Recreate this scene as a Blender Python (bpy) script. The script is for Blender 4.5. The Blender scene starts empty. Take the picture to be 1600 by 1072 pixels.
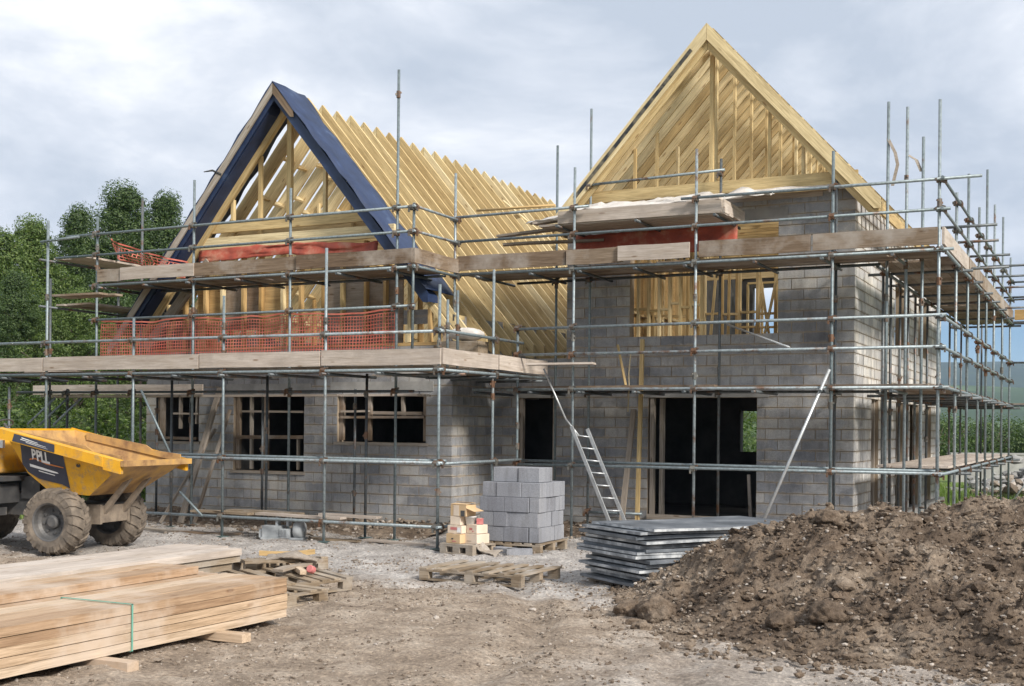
import bpy, bmesh, math, random
from mathutils import Vector, Matrix, noise

rnd = random.Random(7)
R_ = math.radians
SC = bpy.context.scene
COL = SC.collection

# ---------------------------------------------------------------- camera, sky, sun, exposure
YAW = R_(26.589)
CAM = Vector((9.721, -16.773, 2.0))
RIGHT = Vector((math.cos(YAW), math.sin(YAW), 0))
FWD = Vector((-math.sin(YAW), math.cos(YAW), 0))
cam_d = bpy.data.cameras.new("camera")
cam = bpy.data.objects.new("camera", cam_d)
COL.objects.link(cam)
cam.matrix_world = Matrix.Translation(CAM) @ Matrix.Rotation(YAW, 4, 'Z') @ Matrix.Rotation(R_(90), 4, 'X') @ Matrix.Rotation(R_(0.5375), 4, 'Z')
cam_d.sensor_width = 36.0
cam_d.lens = 1877.0 / 1600.0 * 36.0
cam_d.shift_y = 131.2 / 1600.0
cam_d.clip_end = 20000
SC.camera = cam

SUN_AZ = Vector((0.92, -0.40, 0)).normalized()      # horizontal direction towards the sun
SUN_EL = R_(34)
world = bpy.data.worlds.new("World")
SC.world = world
world.use_nodes = True


def build_world():
    nt = world.node_tree
    nt.nodes.clear()
    N = nt.nodes.new
    L = nt.links.new
    out = N("ShaderNodeOutputWorld")
    sky = N("ShaderNodeTexSky")
    sky.sky_type = 'NISHITA'
    sky.sun_disc = False
    sky.dust_density = 0.0
    sky.ozone_density = 5.0
    sky.air_density = 0.8
    sky.altitude = 300
    sky.sun_elevation = SUN_EL
    sky.sun_rotation = math.atan2(SUN_AZ.x, SUN_AZ.y)
    bg1 = N("ShaderNodeBackground")
    bg1.inputs[1].default_value = 0.075
    L(sky.outputs[0], bg1.inputs[0])
    tc = N("ShaderNodeTexCoord")
    mp = N("ShaderNodeMapping")
    mp.inputs['Scale'].default_value = (1.0, 1.0, 2.6)
    mp.inputs['Location'].default_value = (0.35, 0.1, 0.2)
    L(tc.outputs['Generated'], mp.inputs['Vector'])
    n1 = N("ShaderNodeTexNoise")
    n1.inputs['Scale'].default_value = 2.6
    n1.inputs['Detail'].default_value = 7
    n1.inputs['Roughness'].default_value = 0.58
    n1.inputs['Distortion'].default_value = 0.25
    L(mp.outputs[0], n1.inputs['Vector'])
    cr = N("ShaderNodeValToRGB")
    e = cr.color_ramp.elements
    e[0].position = 0.37
    e[0].color = (0.45, 0.505, 0.59, 1)
    e[1].position = 0.64
    e[1].color = (0.93, 0.935, 0.945, 1)
    m = cr.color_ramp.elements.new(0.50)
    m.color = (0.62, 0.66, 0.73, 1)
    L(n1.outputs['Fac'], cr.inputs['Fac'])
    bg2 = N("ShaderNodeBackground")
    bg2.inputs[1].default_value = 1.0
    L(cr.outputs[0], bg2.inputs[0])
    # the cloud deck ends a few degrees above the horizon, where the clear sky shows
    sep = N("ShaderNodeSeparateXYZ")
    L(tc.outputs['Generated'], sep.inputs[0])
    n2 = N("ShaderNodeTexNoise")
    n2.inputs['Scale'].default_value = 9
    n2.inputs['Detail'].default_value = 4
    L(mp.outputs[0], n2.inputs['Vector'])
    ma = N("ShaderNodeMath")
    ma.operation = 'MULTIPLY_ADD'
    ma.inputs[1].default_value = 0.04
    L(n2.outputs['Fac'], ma.inputs[0])
    L(sep.outputs['Z'], ma.inputs[2])
    mr = N("ShaderNodeMapRange")
    mr.interpolation_type = 'SMOOTHSTEP'
    mr.inputs['From Min'].default_value = 0.095
    mr.inputs['From Max'].default_value = 0.15
    L(ma.outputs[0], mr.inputs['Value'])
    mix = N("ShaderNodeMixShader")
    L(mr.outputs['Result'], mix.inputs[0])
    L(bg1.outputs[0], mix.inputs[1])
    L(bg2.outputs[0], mix.inputs[2])
    L(mix.outputs[0], out.inputs['Surface'])


build_world()
sun_d = bpy.data.lights.new("sun", 'SUN')
sun_d.energy = 4.0
sun_d.angle = R_(12)
sun_d.color = (1.0, 0.95, 0.88)
sun = bpy.data.objects.new("sun", sun_d)
COL.objects.link(sun)
sdir = (SUN_AZ * math.cos(SUN_EL) + Vector((0, 0, math.sin(SUN_EL)))).normalized()
sun.rotation_euler = sdir.to_track_quat('Z', 'Y').to_euler()
sun.location = (12, -14, 18)
vs = SC.view_settings
vs.view_transform = 'Standard'
vs.look = 'None'
vs.gamma = 1
vs.exposure = 0.40
vs.use_curve_mapping = False
SC.render.engine = 'CYCLES'
SC.cycles.max_bounces = 6
SC.cycles.transparent_max_bounces = 16


# ---------------------------------------------------------------- materials
def new_mat(name):
    m = bpy.data.materials.new(name)
    m.use_nodes = True
    nt = m.node_tree
    b = nt.nodes["Principled BSDF"]
    return m, nt, b


def ramp(nt, fac, stops):
    cr = nt.nodes.new("ShaderNodeValToRGB")
    el = cr.color_ramp.elements
    while len(el) < len(stops):
        el.new(0.5)
    for e, (p, c) in zip(el, stops):
        e.position = p
        e.color = (*c, 1)
    nt.links.new(fac, cr.inputs['Fac'])
    return cr.outputs['Color']


def noise_tex(nt, vec, scale, detail=4, rough=0.55, dist=0.0):
    n = nt.nodes.new("ShaderNodeTexNoise")
    n.inputs['Scale'].default_value = scale
    n.inputs['Detail'].default_value = detail
    n.inputs['Roughness'].default_value = rough
    n.inputs['Distortion'].default_value = dist
    if vec is not None:
        nt.links.new(vec, n.inputs['Vector'])
    return n.outputs['Fac']


def math_n(nt, op, a, b=None, c=None):
    n = nt.nodes.new("ShaderNodeMath")
    n.operation = op
    for i, v in enumerate((a, b, c)):
        if v is None:
            continue
        if isinstance(v, (int, float)):
            n.inputs[i].default_value = v
        else:
            nt.links.new(v, n.inputs[i])
    return n.outputs[0]


def mix_c(nt, fac, a, b, mode='MIX'):
    n = nt.nodes.new("ShaderNodeMix")
    n.data_type = 'RGBA'
    n.blend_type = mode
    for i, v in ((0, fac), (6, a), (7, b)):
        if isinstance(v, (int, float)):
            n.inputs[i].default_value = v
        elif isinstance(v, tuple):
            n.inputs[i].default_value = (*v, 1)
        else:
            nt.links.new(v, n.inputs[i])
    return n.outputs[2]


def bump(nt, b, h, strength=0.3, dist=0.02):
    n = nt.nodes.new("ShaderNodeBump")
    n.inputs['Strength'].default_value = strength
    n.inputs['Distance'].default_value = dist
    nt.links.new(h, n.inputs['Height'])
    nt.links.new(n.outputs[0], b.inputs['Normal'])


def coords(nt, kind='Object', scale=None):
    tc = nt.nodes.new("ShaderNodeTexCoord")
    v = tc.outputs[kind]
    if scale:
        mp = nt.nodes.new("ShaderNodeMapping")
        mp.inputs['Scale'].default_value = scale
        nt.links.new(v, mp.inputs['Vector'])
        v = mp.outputs[0]
    return v


def world_pos(nt):
    return nt.nodes.new("ShaderNodeNewGeometry").outputs['Position']


def rand_val(nt):
    oi = nt.nodes.new("ShaderNodeObjectInfo").outputs['Random']
    gi = nt.nodes.new("ShaderNodeNewGeometry").outputs['Random Per Island']
    return math_n(nt, 'FRACT', math_n(nt, 'ADD', oi, gi))


def wood_mat(name, stops, grain=0.35, rough=0.75, stain=None, along=(1.6, 44, 44)):
    m, nt, b = new_mat(name)
    r = rand_val(nt)
    off = nt.nodes.new("ShaderNodeVectorMath")
    off.operation = 'ADD'
    tc = coords(nt)
    cmb = nt.nodes.new("ShaderNodeCombineXYZ")
    for i in range(3):
        nt.links.new(math_n(nt, 'MULTIPLY', r, 17.0 + i * 5), cmb.inputs[i])
    nt.links.new(tc, off.inputs[0])
    nt.links.new(cmb.outputs[0], off.inputs[1])
    mp = nt.nodes.new("ShaderNodeMapping")
    mp.inputs['Scale'].default_value = along
    nt.links.new(off.outputs[0], mp.inputs['Vector'])
    g = noise_tex(nt, mp.outputs[0], 1.6, 5, 0.6, 0.6)
    mpb = nt.nodes.new("ShaderNodeMapping")
    mpb.inputs['Scale'].default_value = (0.9, 9, 9)
    nt.links.new(off.outputs[0], mpb.inputs['Vector'])
    k = noise_tex(nt, mpb.outputs[0], 1.3, 4, 0.65)
    base = ramp(nt, r, stops)
    dark = ramp(nt, g, [(0.3, (1 - grain, 1 - grain * 1.1, 1 - grain * 1.25)), (0.62, (1.04, 1.03, 1.0))])
    c = mix_c(nt, 1.0, base, dark, 'MULTIPLY')
    blotch = ramp(nt, k, [(0.34, (0.74, 0.70, 0.64)), (0.56, (1.04, 1.04, 1.04))])
    c = mix_c(nt, 0.8, c, blotch, 'MULTIPLY')
    vor = nt.nodes.new("ShaderNodeTexVoronoi")
    vor.inputs['Scale'].default_value = 1.0
    mpk = nt.nodes.new("ShaderNodeMapping")
    mpk.inputs['Scale'].default_value = (1.9, 7, 7)
    nt.links.new(off.outputs[0], mpk.inputs['Vector'])
    nt.links.new(mpk.outputs[0], vor.inputs['Vector'])
    kn = ramp(nt, vor.outputs['Distance'], [(0.07, (0.42, 0.30, 0.2)), (0.15, (1, 1, 1))])
    c = mix_c(nt, 0.75, c, kn, 'MULTIPLY')
    if stain:
        s = noise_tex(nt, world_pos(nt), 1.1, 5, 0.65)
        f = ramp(nt, s, [(0.48, (0, 0, 0)), (0.66, (0.85, 0.85, 0.85))])
        c = mix_c(nt, f, c, stain)
    nt.links.new(c, b.inputs['Base Color'])
    b.inputs['Roughness'].default_value = rough
    bump(nt, b, g, 0.35, 0.006)
    return m


def plain_mat(name, stops, scale=6, rough=0.7, metal=0.0, bstr=0.2, bdist=0.01, coord='Object', bscale=None):
    m, nt, b = new_mat(name)
    v = coords(nt, coord) if coord != 'World' else world_pos(nt)
    n = noise_tex(nt, v, scale, 6, 0.62)
    c = ramp(nt, n, stops)
    nt.links.new(c, b.inputs['Base Color'])
    b.inputs['Roughness'].default_value = rough
    b.inputs['Metallic'].default_value = metal
    if bstr:
        n2 = noise_tex(nt, v, bscale or scale * 5, 4, 0.6)
        bump(nt, b, n2, bstr, bdist)
    return m


def block_mat(name, stops, stain=0.85, smear=False):
    m, nt, b = new_mat(name)
    r = rand_val(nt)
    p = world_pos(nt)
    c = ramp(nt, r, stops)
    a = noise_tex(nt, p, 1.3, 6, 0.65)
    st = ramp(nt, a, [(0.30, (0.58, 0.58, 0.60)), (0.52, (1, 1, 1)), (0.72, (1.22, 1.17, 1.08))])
    c = mix_c(nt, stain, c, st, 'MULTIPLY')
    mp = nt.nodes.new("ShaderNodeMapping")
    mp.inputs['Scale'].default_value = (5, 5, 0.7)
    nt.links.new(p, mp.inputs['Vector'])
    dr = noise_tex(nt, mp.outputs[0], 1.4, 4, 0.6)
    dc = ramp(nt, dr, [(0.30, (0.66, 0.64, 0.63)), (0.5, (1, 1, 1))])
    c = mix_c(nt, 0.7, c, dc, 'MULTIPLY')
    if smear:
        sp = nt.nodes.new("ShaderNodeSeparateXYZ")
        nt.links.new(p, sp.inputs[0])
        fr = math_n(nt, 'FRACT', math_n(nt, 'DIVIDE', math_n(nt, 'SUBTRACT', sp.outputs['Z'], 0.30), 0.19))
        ed = math_n(nt, 'MINIMUM', fr, math_n(nt, 'SUBTRACT', 1.0, fr))
        sn = noise_tex(nt, p, 7.5, 5, 0.7)
        thr = math_n(nt, 'SUBTRACT', math_n(nt, 'MULTIPLY', sn, 0.85), math_n(nt, 'ADD', ed, 0.26))
        mk = nt.nodes.new("ShaderNodeMapRange")
        mk.inputs['From Min'].default_value = 0.0
        mk.inputs['From Max'].default_value = 0.10
        mk.inputs['To Max'].default_value = 0.72
        nt.links.new(thr, mk.inputs['Value'])
        c = mix_c(nt, mk.outputs[0], c, (0.38, 0.335, 0.28))
        wn = noise_tex(nt, p, 0.55, 5, 0.7)
        wc = ramp(nt, wn, [(0.36, (0.62, 0.61, 0.61)), (0.5, (1, 1, 1)), (0.68, (1.2, 1.14, 1.04))])
        c = mix_c(nt, 0.85, c, wc, 'MULTIPLY')
    fine = noise_tex(nt, p, 55, 3, 0.7)
    fc = ramp(nt, fine, [(0.3, (0.75, 0.75, 0.75)), (0.7, (1.15, 1.15, 1.15))])
    c = mix_c(nt, 0.8, c, fc, 'MULTIPLY')
    nt.links.new(c, b.inputs['Base Color'])
    b.inputs['Roughness'].default_value = 0.92
    b.inputs['Specular IOR Level'].default_value = 0.25
    bump(nt, b, fine, 0.5, 0.008)
    return m


def tube_mat(name, c0, c1, rust=(0.16, 0.075, 0.035), thr=0.60):
    m, nt, b = new_mat(name)
    p = world_pos(nt)
    r = rand_val(nt)
    c = ramp(nt, r, [(0.0, c0), (1.0, c1)])
    n = noise_tex(nt, p, 3.1, 6, 0.7)
    f = ramp(nt, math_n(nt, 'ADD', n, math_n(nt, 'MULTIPLY', math_n(nt, 'POWER', r, 6.0), 0.12)), [(thr, (0, 0, 0)), (thr + 0.12, (0.9, 0.9, 0.9))])
    c = mix_c(nt, f, c, rust)
    n2 = noise_tex(nt, p, 22, 4, 0.7)
    d = ramp(nt, n2, [(0.35, (0.62, 0.62, 0.62)), (0.62, (1.15, 1.15, 1.15))])
    c = mix_c(nt, 0.8, c, d, 'MULTIPLY')
    nt.links.new(c, b.inputs['Base Color'])
    b.inputs['Metallic'].default_value = 0.35
    b.inputs['Roughness'].default_value = 0.5
    return m


M = {}
M['pine'] = wood_mat("new_pine", [(0, (0.53, 0.38, 0.175)), (0.5, (0.68, 0.53, 0.28)), (1, (0.77, 0.645, 0.40))], 0.36)
M['stud'] = wood_mat("stud_pine", [(0, (0.46, 0.29, 0.11)), (1, (0.60, 0.42, 0.20))], 0.35)
M['board'] = wood_mat("weathered_board", [(0, (0.16, 0.108, 0.07)), (0.5, (0.235, 0.172, 0.12)), (1, (0.33, 0.27, 0.215))], 0.45, 0.85, (0.36, 0.315, 0.27))
M['board_pale'] = wood_mat("pale_dusty_board", [(0, (0.44, 0.38, 0.335)), (1, (0.60, 0.53, 0.475))], 0.3, 0.85, (0.34, 0.285, 0.24))
M['sawn'] = wood_mat("sawn_timber", [(0, (0.36, 0.235, 0.145)), (0.35, (0.48, 0.34, 0.225)), (0.7, (0.55, 0.41, 0.285)), (1, (0.62, 0.50, 0.385))], 0.42, 0.75, (0.52, 0.42, 0.33))
M['pallet'] = wood_mat("pallet_wood", [(0, (0.22, 0.165, 0.11)), (1, (0.38, 0.31, 0.235))], 0.45, 0.85, (0.40, 0.36, 0.31))
M['greywood'] = wood_mat("grey_wood", [(0, (0.30, 0.26, 0.225)), (1, (0.42, 0.375, 0.33))], 0.4, 0.85)
M['block'] = block_mat("concrete_block_wall", [(0, (0.255, 0.26, 0.275)), (0.4, (0.325, 0.328, 0.335)), (0.8, (0.375, 0.372, 0.368)), (1, (0.44, 0.428, 0.41))], smear=True)
M['blocksunlit'] = block_mat("sunlit_concrete_block_wall", [(0, (0.42, 0.41, 0.40)), (0.5, (0.54, 0.53, 0.51)), (1, (0.64, 0.62, 0.59))], smear=True)  # paler copy of the wall block: sunlight on the side wall painted in
M['blockpack'] = block_mat("concrete_block_new", [(0, (0.235, 0.24, 0.262)), (1, (0.31, 0.315, 0.335))], 0.35)
M['mortar'] = plain_mat("mortar", [(0.3, (0.22, 0.17, 0.12)), (0.7, (0.40, 0.32, 0.23))], 2.0, 0.95, 0, 0.4, 0.01, 'World', 40)
M['shadewall'] = plain_mat("shaded_inner_wall", [(0.3, (0.05, 0.05, 0.05)), (0.7, (0.11, 0.105, 0.10))], 2.2, 0.95, 0, 0.3, 0.01, 'World', 30)  # shade of the unlit rooms put into the wall and floor colour
M['concrete'] = plain_mat("concrete", [(0.3, (0.20, 0.195, 0.185)), (0.7, (0.36, 0.35, 0.33))], 2.2, 0.9, 0, 0.3, 0.01, 'World', 30)
M['tube'] = tube_mat("galvanised_tube", (0.155, 0.19, 0.20), (0.30, 0.345, 0.36))
M['tubedark'] = tube_mat("dull_tube", (0.07, 0.08, 0.085), (0.15, 0.165, 0.17), thr=0.55)
M['coupler'] = tube_mat("coupler_steel", (0.10, 0.095, 0.085), (0.23, 0.225, 0.20), thr=0.46)
M['plate'] = tube_mat("base_plate_steel", (0.08, 0.11, 0.11), (0.14, 0.2, 0.19), thr=0.6)
M['alu'] = plain_mat("aluminium", [(0.3, (0.42, 0.43, 0.43)), (0.7, (0.62, 0.63, 0.63))], 9, 0.42, 0.6, 0.0)
M['membrane'] = plain_mat("blue_membrane", [(0.3, (0.010, 0.020, 0.052)), (0.60, (0.018, 0.036, 0.095)), (0.8, (0.07, 0.11, 0.19))], 2.4, 0.55, 0, 0.35, 0.02, 'World', 7)
M['felt'] = plain_mat("black_felt", [(0.42, (0.02, 0.024, 0.03)), (0.6, (0.16, 0.14, 0.1))], 5, 0.8, 0, 0.3, 0.01, 'World')
M['net'] = plain_mat("orange_net", [(0.3, (0.42, 0.085, 0.055)), (0.7, (0.52, 0.17, 0.12))], 3, 0.7, 0, 0.0, 0.01, 'World')
M['netred'] = plain_mat("red_sheet", [(0.3, (0.22, 0.05, 0.035)), (0.5, (0.42, 0.085, 0.05)), (0.7, (0.52, 0.26, 0.17))], 2.3, 0.7, 0, 0.4, 0.03, 'World', 6)


def yellow_mat():
    m, nt, b = new_mat("yellow_paint")
    v = coords(nt)
    n = noise_tex(nt, v, 2.2, 6, 0.65)
    c = ramp(nt, n, [(0.3, (0.56, 0.26, 0.012)), (0.55, (0.70, 0.36, 0.015))])
    d = noise_tex(nt, v, 6.5, 7, 0.75)
    sp = nt.nodes.new("ShaderNodeSeparateXYZ")
    nt.links.new(v, sp.inputs[0])
    low = math_n(nt, 'MULTIPLY', math_n(nt, 'SUBTRACT', 1.75, sp.outputs['Z']), 0.14)
    f = ramp(nt, math_n(nt, 'ADD', d, low), [(0.56, (0, 0, 0)), (0.74, (0.8, 0.8, 0.8))])
    c = mix_c(nt, f, c, (0.30, 0.215, 0.13))
    mp = nt.nodes.new("ShaderNodeMapping")
    mp.inputs['Scale'].default_value = (3, 3, 40)
    mp.inputs['Rotation'].default_value = (0, 0.3, 0)
    nt.links.new(v, mp.inputs['Vector'])
    sc_ = noise_tex(nt, mp.outputs[0], 2.0, 4, 0.7)
    g = ramp(nt, sc_, [(0.67, (0, 0, 0)), (0.70, (0.8, 0.8, 0.8))])
    c = mix_c(nt, g, c, (0.20, 0.12, 0.06))
    nt.links.new(c, b.inputs['Base Color'])
    r = ramp(nt, d, [(0.4, (0.36, 0.36, 0.36)), (0.65, (0.75, 0.75, 0.75))])
    nt.links.new(r, b.inputs['Roughness'])
    bump(nt, b, n, 0.25, 0.02)
    return m


M['yellow'] = yellow_mat()
M['skipbrown'] = plain_mat("rust_clay_paint", [(0.32, (0.24, 0.13, 0.06)), (0.5, (0.44, 0.26, 0.10)), (0.7, (0.60, 0.34, 0.08))], 3.2, 0.8, 0, 0.4, 0.01, 'Object', 20)
M['decal'] = plain_mat("navy_decal", [(0.3, (0.022, 0.026, 0.045)), (0.75, (0.05, 0.055, 0.08))], 4, 0.5, 0, 0.0)
M['white'] = plain_mat("white_print", [(0.3, (0.62, 0.62, 0.62)), (0.7, (0.82, 0.82, 0.82))], 9, 0.6, 0, 0.0)
M['orange'] = plain_mat("orange_print", [(0.3, (0.5, 0.16, 0.04)), (0.7, (0.62, 0.22, 0.05))], 9, 0.6, 0, 0.0)
M['black'] = plain_mat("black_machine_paint", [(0.3, (0.03, 0.03, 0.032)), (0.62, (0.07, 0.068, 0.066)), (0.8, (0.2, 0.17, 0.14))], 4, 0.6, 0, 0.15)
M['claysteel'] = plain_mat("clay_covered_steel", [(0.3, (0.13, 0.10, 0.075)), (0.6, (0.27, 0.215, 0.16))], 5, 0.9, 0, 0.4, 0.01)
M['tyre'] = plain_mat("dusty_tyre", [(0.3, (0.075, 0.062, 0.05)), (0.5, (0.15, 0.122, 0.095)), (0.7, (0.26, 0.21, 0.16))], 4.5, 0.95, 0, 0.5, 0.01, 'Object', 26)
M['rim'] = plain_mat("wheel_rim", [(0.3, (0.06, 0.062, 0.065)), (0.7, (0.15, 0.14, 0.13))], 6, 0.6, 0.2, 0.2)
M['glass'] = plain_mat("lamp_glass", [(0.3, (0.5, 0.5, 0.5)), (0.7, (0.7, 0.7, 0.7))], 6, 0.15, 0, 0.0)
M['panel'] = plain_mat("grey_panel", [(0.3, (0.07, 0.08, 0.092)), (0.55, (0.16, 0.175, 0.195)), (0.75, (0.32, 0.335, 0.35))], 2.2, 0.42, 0, 0.25, 0.006, 'World', 24)
M['paneledge'] = plain_mat("panel_edge_pale", [(0.32, (0.10, 0.108, 0.12)), (0.48, (0.27, 0.285, 0.30)), (0.6, (0.55, 0.56, 0.56))], 3.1, 0.5, 0, 0.2, 0.006, 'World', 24)
M['card'] = plain_mat("cardboard", [(0.3, (0.50, 0.33, 0.17)), (0.7, (0.64, 0.46, 0.27))], 3, 0.85, 0, 0.1)
M['cardpale'] = plain_mat("pale_cardboard", [(0.3, (0.60, 0.47, 0.35)), (0.7, (0.72, 0.61, 0.49))], 3, 0.85, 0, 0.1)
M['red'] = plain_mat("red_print", [(0.3, (0.45, 0.10, 0.10)), (0.7, (0.6, 0.24, 0.22))], 12, 0.7, 0, 0.0)
M['plastic'] = plain_mat("pale_plastic", [(0.3, (0.62, 0.60, 0.56)), (0.7, (0.74, 0.73, 0.70))], 4, 0.45, 0, 0.0)
M['strap'] = plain_mat("green_strap", [(0.3, (0.12, 0.33, 0.25)), (0.7, (0.2, 0.42, 0.33))], 9, 0.4, 0, 0.0)
M['greycast'] = plain_mat("grey_cast_metal", [(0.3, (0.26, 0.28, 0.29)), (0.7, (0.46, 0.48, 0.49))], 6, 0.65, 0.1, 0.2)
M['sheet'] = plain_mat("white_sheeting", [(0.3, (0.42, 0.38, 0.34)), (0.55, (0.62, 0.58, 0.53)), (0.75, (0.76, 0.74, 0.72))], 4.0, 0.7, 0, 0.5, 0.02, 'World', 14)
M['bark'] = plain_mat("bark", [(0.3, (0.05, 0.04, 0.03)), (0.7, (0.15, 0.12, 0.09))], 6, 0.95, 0, 0.5, 0.02)
M['stone'] = block_mat("loose_stone", [(0, (0.13, 0.10, 0.076)), (0.45, (0.22, 0.175, 0.135)), (0.8, (0.32, 0.27, 0.22)), (1, (0.46, 0.41, 0.36))], 0.3)
M['rope'] = plain_mat("rope", [(0.3, (0.4, 0.33, 0.2)), (0.7, (0.55, 0.47, 0.32))], 20, 0.9, 0, 0.0)


def leaf_mat(name, stops):
    m, nt, b = new_mat(name)
    r = rand_val(nt)
    c = ramp(nt, r, stops)
    nt.links.new(c, b.inputs['Base Color'])
    b.inputs['Roughness'].default_value = 0.55
    tr = nt.nodes.new("ShaderNodeBsdfTranslucent")
    c2 = mix_c(nt, 1.0, c, (1.3, 1.5, 0.6), 'MULTIPLY')
    nt.links.new(c2, tr.inputs['Color'])
    mx = nt.nodes.new("ShaderNodeMixShader")
    mx.inputs[0].default_value = 0.35
    out = nt.nodes["Material Output"]
    nt.links.new(b.outputs[0], mx.inputs[1])
    nt.links.new(tr.outputs[0], mx.inputs[2])
    nt.links.new(mx.outputs[0], out.inputs['Surface'])
    return m


M['leaf'] = leaf_mat("leaf_green", [(0, (0.045, 0.08, 0.02)), (0.5, (0.095, 0.15, 0.034)), (1, (0.18, 0.235, 0.062))])
M['leafdark'] = leaf_mat("leaf_dark_green", [(0, (0.03, 0.058, 0.02)), (0.6, (0.062, 0.105, 0.03)), (1, (0.12, 0.17, 0.05))])
M['grass'] = leaf_mat("grass_green", [(0, (0.09, 0.15, 0.03)), (0.6, (0.16, 0.24, 0.05)), (1, (0.27, 0.31, 0.11))])


def soil_mat():
    m, nt, b = new_mat("dug_soil")
    p = world_pos(nt)
    a = noise_tex(nt, p, 1.1, 6, 0.65)
    c = ramp(nt, a, [(0.32, (0.095, 0.069, 0.05)), (0.48, (0.185, 0.138, 0.10)), (0.60, (0.27, 0.212, 0.16)), (0.7, (0.40, 0.33, 0.26))])
    f = noise_tex(nt, p, 14, 5, 0.7)
    fc = ramp(nt, f, [(0.32, (0.5, 0.48, 0.46)), (0.56, (1.05, 1.05, 1.05)), (0.70, (1.6, 1.58, 1.5))])
    c = mix_c(nt, 0.9, c, fc, 'MULTIPLY')
    nt.links.new(c, b.inputs['Base Color'])
    b.inputs['Roughness'].default_value = 0.95
    b.inputs['Specular IOR Level'].default_value = 0.2
    g = noise_tex(nt, p, 30, 5, 0.7)
    s = math_n(nt, 'ADD', g, f)
    bump(nt, b, s, 0.9, 0.04)
    return m


def ground_mat():
    m, nt, b = new_mat("site_ground")
    p = world_pos(nt)
    sep = nt.nodes.new("ShaderNodeSeparateXYZ")
    nt.links.new(p, sep.inputs[0])
    big = noise_tex(nt, p, 0.35, 6, 0.6)
    mid = noise_tex(nt, p, 1.7, 6, 0.65)
    mud = ramp(nt, mid, [(0.28, (0.19, 0.147, 0.11)), (0.5, (0.335, 0.268, 0.208)), (0.72, (0.48, 0.405, 0.33))])
    grey = ramp(nt, mid, [(0.28, (0.23, 0.21, 0.195)), (0.5, (0.40, 0.37, 0.345)), (0.72, (0.57, 0.54, 0.51))])
    # gravel track between the stacks and the house: a band along the front, with ragged edges
    y = math_n(nt, 'ADD', sep.outputs['Y'], math_n(nt, 'MULTIPLY', math_n(nt, 'SUBTRACT', big, 0.5), 7.0))
    y = math_n(nt, 'ADD', y, math_n(nt, 'MULTIPLY', math_n(nt, 'SUBTRACT', mid, 0.5), 2.4))
    mr1 = nt.nodes.new("ShaderNodeMapRange")
    mr1.inputs['From Min'].default_value = -4.6
    mr1.inputs['From Max'].default_value = -2.9
    nt.links.new(y, mr1.inputs['Value'])
    # a second grey gravelly lane towards the camera on the soil heap's side
    x = math_n(nt, 'ADD', sep.outputs['X'], math_n(nt, 'MULTIPLY', math_n(nt, 'SUBTRACT', mid, 0.5), 3.0))
    mr2 = nt.nodes.new("ShaderNodeMapRange")
    mr2.inputs['From Min'].default_value = 5.2
    mr2.inputs['From Max'].default_value = 6.8
    nt.links.new(x, mr2.inputs['Value'])
    lane = math_n(nt, 'MULTIPLY', mr2.outputs[0], 0.5)
    f = math_n(nt, 'MAXIMUM', mr1.outputs[0], lane)
    c = mix_c(nt, f, mud, grey)
    fine = noise_tex(nt, p, 24, 6, 0.72)
    fc = ramp(nt, fine, [(0.32, (0.58, 0.565, 0.55)), (0.50, (1.05, 1.05, 1.05)), (0.66, (1.7, 1.67, 1.6))])
    c = mix_c(nt, 0.85, c, fc, 'MULTIPLY')
    # grass beyond the site
    dx = math_n(nt, 'ABSOLUTE', math_n(nt, 'ADD', sep.outputs['X'], -2.0))
    d = math_n(nt, 'MAXIMUM', math_n(nt, 'SUBTRACT', dx, 15.0), math_n(nt, 'SUBTRACT', sep.outputs['Y'], 17.5))
    d = math_n(nt, 'ADD', d, math_n(nt, 'MULTIPLY', math_n(nt, 'SUBTRACT', big, 0.5), 8.0))
    mr3 = nt.nodes.new("ShaderNodeMapRange")
    mr3.inputs['From Min'].default_value = 0.0
    mr3.inputs['From Max'].default_value = 1.5
    nt.links.new(d, mr3.inputs['Value'])
    far = noise_tex(nt, p, 0.012, 4, 0.6)
    gr = ramp(nt, far, [(0.35, (0.10, 0.15, 0.04)), (0.5, (0.17, 0.23, 0.07)), (0.65, (0.24, 0.27, 0.11))])
    c = mix_c(nt, mr3.outputs[0], c, gr)
    nt.links.new(c, b.inputs['Base Color'])
    b.inputs['Roughness'].default_value = 0.95
    b.inputs['Specular IOR Level'].default_value = 0.2
    g = noise_tex(nt, p, 45, 5, 0.7)
    bump(nt, b, math_n(nt, 'ADD', g, fine), 0.9, 0.035)
    return m


M['soil'] = soil_mat()
M['ground'] = ground_mat()
M['hill'] = plain_mat("hill_woods", [(0.35, (0.02, 0.045, 0.022)), (0.52, (0.035, 0.07, 0.03)), (0.6, (0.10, 0.15, 0.05)), (0.75, (0.15, 0.19, 0.075))], 0.0035, 0.95, 0, 0.0, 1, 'World')
M['hillwood'] = plain_mat("far_woods", [(0.35, (0.012, 0.028, 0.02)), (0.7, (0.035, 0.06, 0.032))], 0.01, 0.95, 0, 0.0, 1, 'World')

# ---------------------------------------------------------------- object helpers
WM = {}


def link(o, Mw=None, parent=None):
    COL.objects.link(o)
    Mw = Mw or Matrix.Identity(4)
    if parent is not None:
        o.parent = parent
        o.matrix_parent_inverse = WM[parent.name].inverted()
    o.matrix_basis = Mw
    WM[o.name] = Mw
    return o


def thing(name, label, cat, loc=(0, 0, 0), rotz=0.0, group=None):
    o = bpy.data.objects.new(name, None)
    o.empty_display_size = 0.2
    link(o, Matrix.Translation(Vector(loc)) @ Matrix.Rotation(rotz, 4, 'Z'))
    return tag(o, label, cat, group)


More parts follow.
